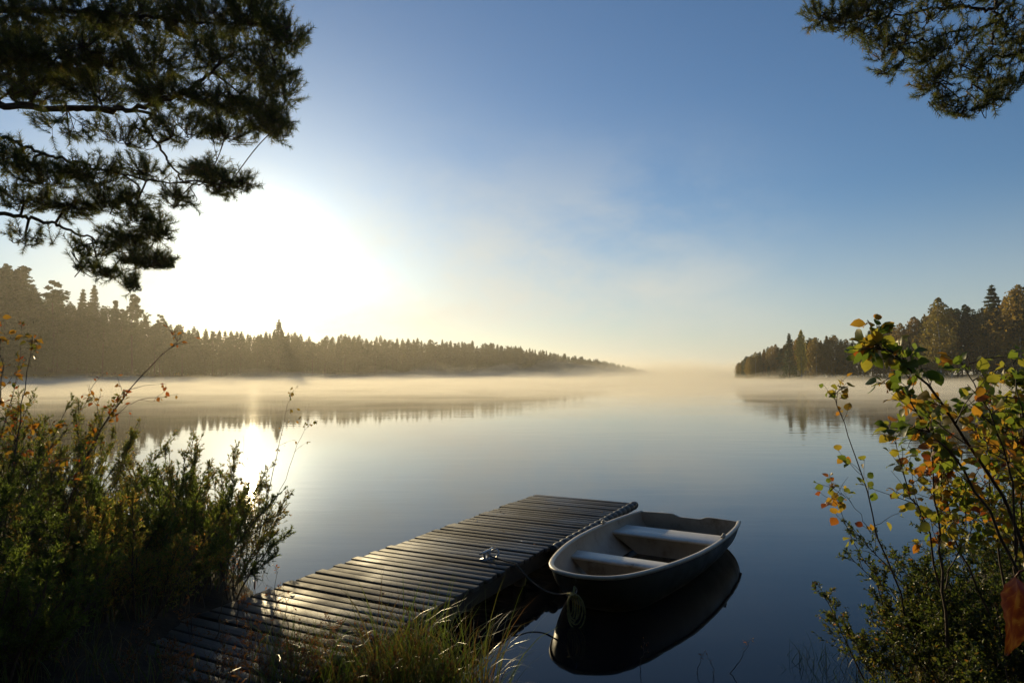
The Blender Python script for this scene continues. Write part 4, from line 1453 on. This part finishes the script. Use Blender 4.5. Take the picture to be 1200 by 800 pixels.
near_pine(dens=3.1, label='big dark pine with long drooping boughs filling the top left', trunk_pts=[(-8.6, 6.6, gz(-8.6, 6.6) - .2), (-8.5, 6.6, 3.0), (-8.7, 6.7, 6.0), (-8.5, 6.6, 9.5), (-8.6, 6.5, 13)], trunk_r=.24,
          limbs=[dict(r=.035, p=[(-80, 118, 7.4), (0, 122, 7.4), (90, 128, 7.4), (170, 126, 7.5), (232, 98, 7.6), (275, 62, 7.7), (335, 40, 7.8)]),
           dict(r=.022, p=[(-80, 250, 7.2), (0, 250, 7.2), (50, 259, 7.2), (95, 276, 7.2), (150, 302, 7.3)]),
           dict(r=.03, p=[(-80, 10, 7.6), (60, 12, 7.6), (150, 18, 7.6), (245, 28, 7.8), (330, 24, 8.0)]),
           dict(r=.018, p=[(-80, 155, 7.0), (0, 162, 7.0), (50, 180, 7.0), (110, 195, 7.1), (180, 212, 7.2), (270, 214, 7.3)]),
           dict(r=.025, p=[(-80, -60, 7.9), (80, -50, 7.9), (200, -40, 7.9), (320, -30, 8.0)]),
           dict(r=.014, p=[(130, 127, 7.4), (170, 150, 7.4), (195, 185, 7.4), (215, 212, 7.4), (245, 218, 7.4)])],
          blobs=[(20, 20, 60, 30, 7.6, .5, 62), (100, 18, 50, 30, 7.7, .5, 60), (165, 25, 45, 28, 7.7, .5, 52), (225, 20, 45, 28, 7.8, .5, 52), (290, 20, 45, 32, 7.9, .4, 62), (330, 42, 30, 26, 7.9, .35, 44),
           (15, 72, 50, 26, 7.4, .5, 66), (65, 70, 50, 24, 7.5, .5, 60), (120, 68, 42, 22, 7.5, .5, 52), (175, 75, 40, 25, 7.6, .4, 46), (245, 65, 32, 24, 7.7, .4, 34), (300, 78, 38, 30, 7.8, .35, 48), (330, 100, 22, 22, 7.8, .3, 26),
           (30, 105, 45, 16, 7.4, .4, 36), (110, 108, 42, 15, 7.5, .4, 32), (190, 112, 40, 16, 7.5, .4, 34), (250, 118, 42, 20, 7.6, .4, 44), (305, 132, 42, 24, 7.7, .35, 54), (322, 150, 22, 14, 7.7, .3, 20),
           (205, 148, 42, 18, 7.4, .4, 24), (265, 156, 32, 12, 7.5, .35, 20), (80, 150, 50, 14, 7.3, .4, 12), (150, 160, 40, 12, 7.3, .4, 12),
           (12, 185, 34, 16, 7.0, .3, 22), (50, 205, 38, 16, 7.1, .35, 28), (110, 205, 36, 16, 7.1, .35, 26), (165, 200, 32, 12, 7.2, .3, 14), (240, 200, 20, 14, 7.4, .2, 24), (258, 218, 18, 12, 7.4, .2, 18), (285, 215, 11, 8, 7.4, .12, 10), (210, 232, 16, 12, 7.3, .2, 12),
           (25, 235, 32, 12, 7.2, .3, 14), (75, 240, 38, 16, 7.2, .3, 26), (140, 236, 42, 16, 7.2, .3, 30), (170, 258, 24, 10, 7.3, .25, 16), (30, 278, 32, 10, 7.2, .25, 8), (150, 280, 30, 14, 7.3, .2, 26), (185, 275, 14, 8, 7.3, .12, 10),
           (110, 290, 28, 12, 7.2, .25, 12), (168, 306, 26, 8, 7.3, .2, 22), (192, 309, 11, 6, 7.3, .1, 8), (130, 318, 20, 8, 7.2, .2, 10), (155, 334, 10, 6, 7.3, .1, 8), (95, 312, 16, 7, 7.2, .2, 5),
           (40, -40, 80, 40, 7.9, .6, 60), (160, -40, 70, 40, 7.9, .6, 60), (280, -30, 60, 35, 8.0, .5, 50), (-70, 40, 60, 70, 7.6, .6, 60), (-70, 190, 50, 60, 7.2, .5, 40)], seed=301)

near_pine('pine on the right bank whose drooping bough hangs into the top right corner', [(7.6, 5.2, gz(7.6, 5.2) - .2), (7.5, 5.2, 3.0), (7.6, 5.3, 6.5), (7.4, 5.2, 10), (7.5, 5.2, 13)], .22,
          [dict(r=.024, p=[(1330, -40, 6.6), (1240, -60, 6.5), (1170, -30, 6.4), (1168, 10, 6.3), (1164, 45, 6.3), (1160, 62, 6.3)]),
           dict(r=.014, p=[(1240, -60, 6.5), (1168, 8, 6.4), (1130, 8, 6.4), (1080, 12, 6.4), (1030, 22, 6.4), (960, 14, 6.4)]),
           dict(r=.012, p=[(1250, -30, 6.3), (1165, 28, 6.3), (1120, 36, 6.3), (1080, 48, 6.3), (1045, 50, 6.3)]),
           dict(r=.010, p=[(1300, 10, 6.3), (1200, 60, 6.3), (1160, 70, 6.3), (1140, 100, 6.3), (1120, 125, 6.3)])],
          [(962, 18, 18, 13, 6.4, .2, 24), (985, 26, 22, 12, 6.4, .2, 26), (1010, 14, 26, 22, 6.4, .3, 40), (1020, 38, 14, 14, 6.4, .2, 20), (1040, 10, 28, 16, 6.4, .3, 28), (1035, 55, 22, 14, 6.3, .2, 26), (1043, 82, 14, 8, 6.3, .15, 12),
           (1060, 42, 18, 14, 6.3, .2, 18), (1085, 22, 24, 14, 6.4, .3, 18), (1085, 66, 24, 16, 6.3, .25, 34), (1095, 95, 20, 16, 6.3, .2, 34), (1105, 118, 16, 10, 6.3, .15, 18), (1128, 132, 14, 6, 6.3, .12, 14), (1120, 52, 26, 15, 6.3, .25, 26),
           (1130, 78, 24, 14, 6.3, .25, 28), (1160, 95, 26, 14, 6.3, .2, 24), (1165, 116, 26, 8, 6.3, .15, 18), (1150, 125, 12, 6, 6.3, .1, 8), (1120, 8, 26, 14, 6.4, .3, 16), (1180, 40, 20, 26, 6.3, .25, 36), (1195, 62, 18, 22, 6.3, .25, 32),
           (1195, 95, 12, 12, 6.3, .15, 12), (1175, -8, 26, 16, 6.4, .3, 24), (1100, -22, 50, 20, 6.5, .4, 40), (1010, -22, 40, 18, 6.5, .3, 30), (1240, 20, 40, 50, 6.4, .4, 50)], 302, nl=.060)

# ------------------------------------------------------------------ the air: haze over everything, mist lying on the lake
hz = MB()
hx, hy0, hy1, hzb, hzt = 3300, -80, 3300, -2.0, 48.0
hz.box((0, (hy0 + hy1) / 2, (hzb + hzt) / 2), (2 * hx, hy1 - hy0, hzt - hzb))
o = hz.build('haze', volume_mat('haze_air', 0.00028, (1.0, 0.94, 0.80), 0.60))
tag(o, 'thin golden morning haze over the lake and the far woods', 'haze', None, 'stuff')


def mist_bank(label, x0, x1, y0, y1, hbase, hvar, dens, seed, scale, nx=150, ny=110, thr=0.0, ramp_in=3.0):
    xs_, ys_ = np.linspace(x0, x1, nx), np.linspace(y0, y1, ny)
    X_, Y_ = np.meshgrid(xs_, ys_)
    U, Wv = (X_ - x0) / (x1 - x0), (Y_ - y0) / (y1 - y0)
    edge = np.clip(np.minimum(np.minimum(U, 1 - U) * 6, np.minimum(Wv * ramp_in, (1 - Wv) * 8)), 0, 1)
    nz = .5 + .5 * fnoise(X_ * .55, Y_, seed, 4, scale)
    H = (hbase + hvar * np.clip(nz - thr, 0, 1.2) ** 1.5) * edge ** 1.2
    # kept clear of the far banks' tree crowns by staying low
    top = np.stack([X_, Y_, .06 + H], -1).reshape(-1, 3)
    bot = np.stack([X_, Y_, np.full_like(X_, .03)], -1).reshape(-1, 3)
    ix = np.arange(nx * ny).reshape(ny, nx)
    q = np.stack([ix[:-1, :-1], ix[:-1, 1:], ix[1:, 1:], ix[1:, :-1]], -1).reshape(-1, 4)
    n_ = nx * ny
    per = np.concatenate([ix[0, :], ix[1:, -1], ix[-1, -2::-1], ix[-2:0:-1, 0]])
    pn = np.roll(per, -1)
    sk_ = np.stack([per + n_, pn + n_, pn, per], -1)
    o = mesh_obj('mist', np.concatenate([top, bot]), np.concatenate([q, q[:, ::-1] + n_, sk_]), volume_mat('mist_air', dens, (1.0, 0.94, 0.80), .36))
    return tag(o, label, 'mist', None, 'stuff')


mist_bank('thin torn mist low over the open water in mid lake', -60, 70, 16, 130, .10, 1.1, .030, 403, 9, 220, 260, .30, 3.0)
mist_bank('low streaky mist lying on the lake', -380, 300, 34, 900, .3, 3.4, .030, 401, 20, 220, 320, .25, 8.0)
mist_bank('thicker bank of mist along the far shore', -560, 460, 120, 1300, 1.5, 26.0, .009, 402, 60, 170, 150, .2)
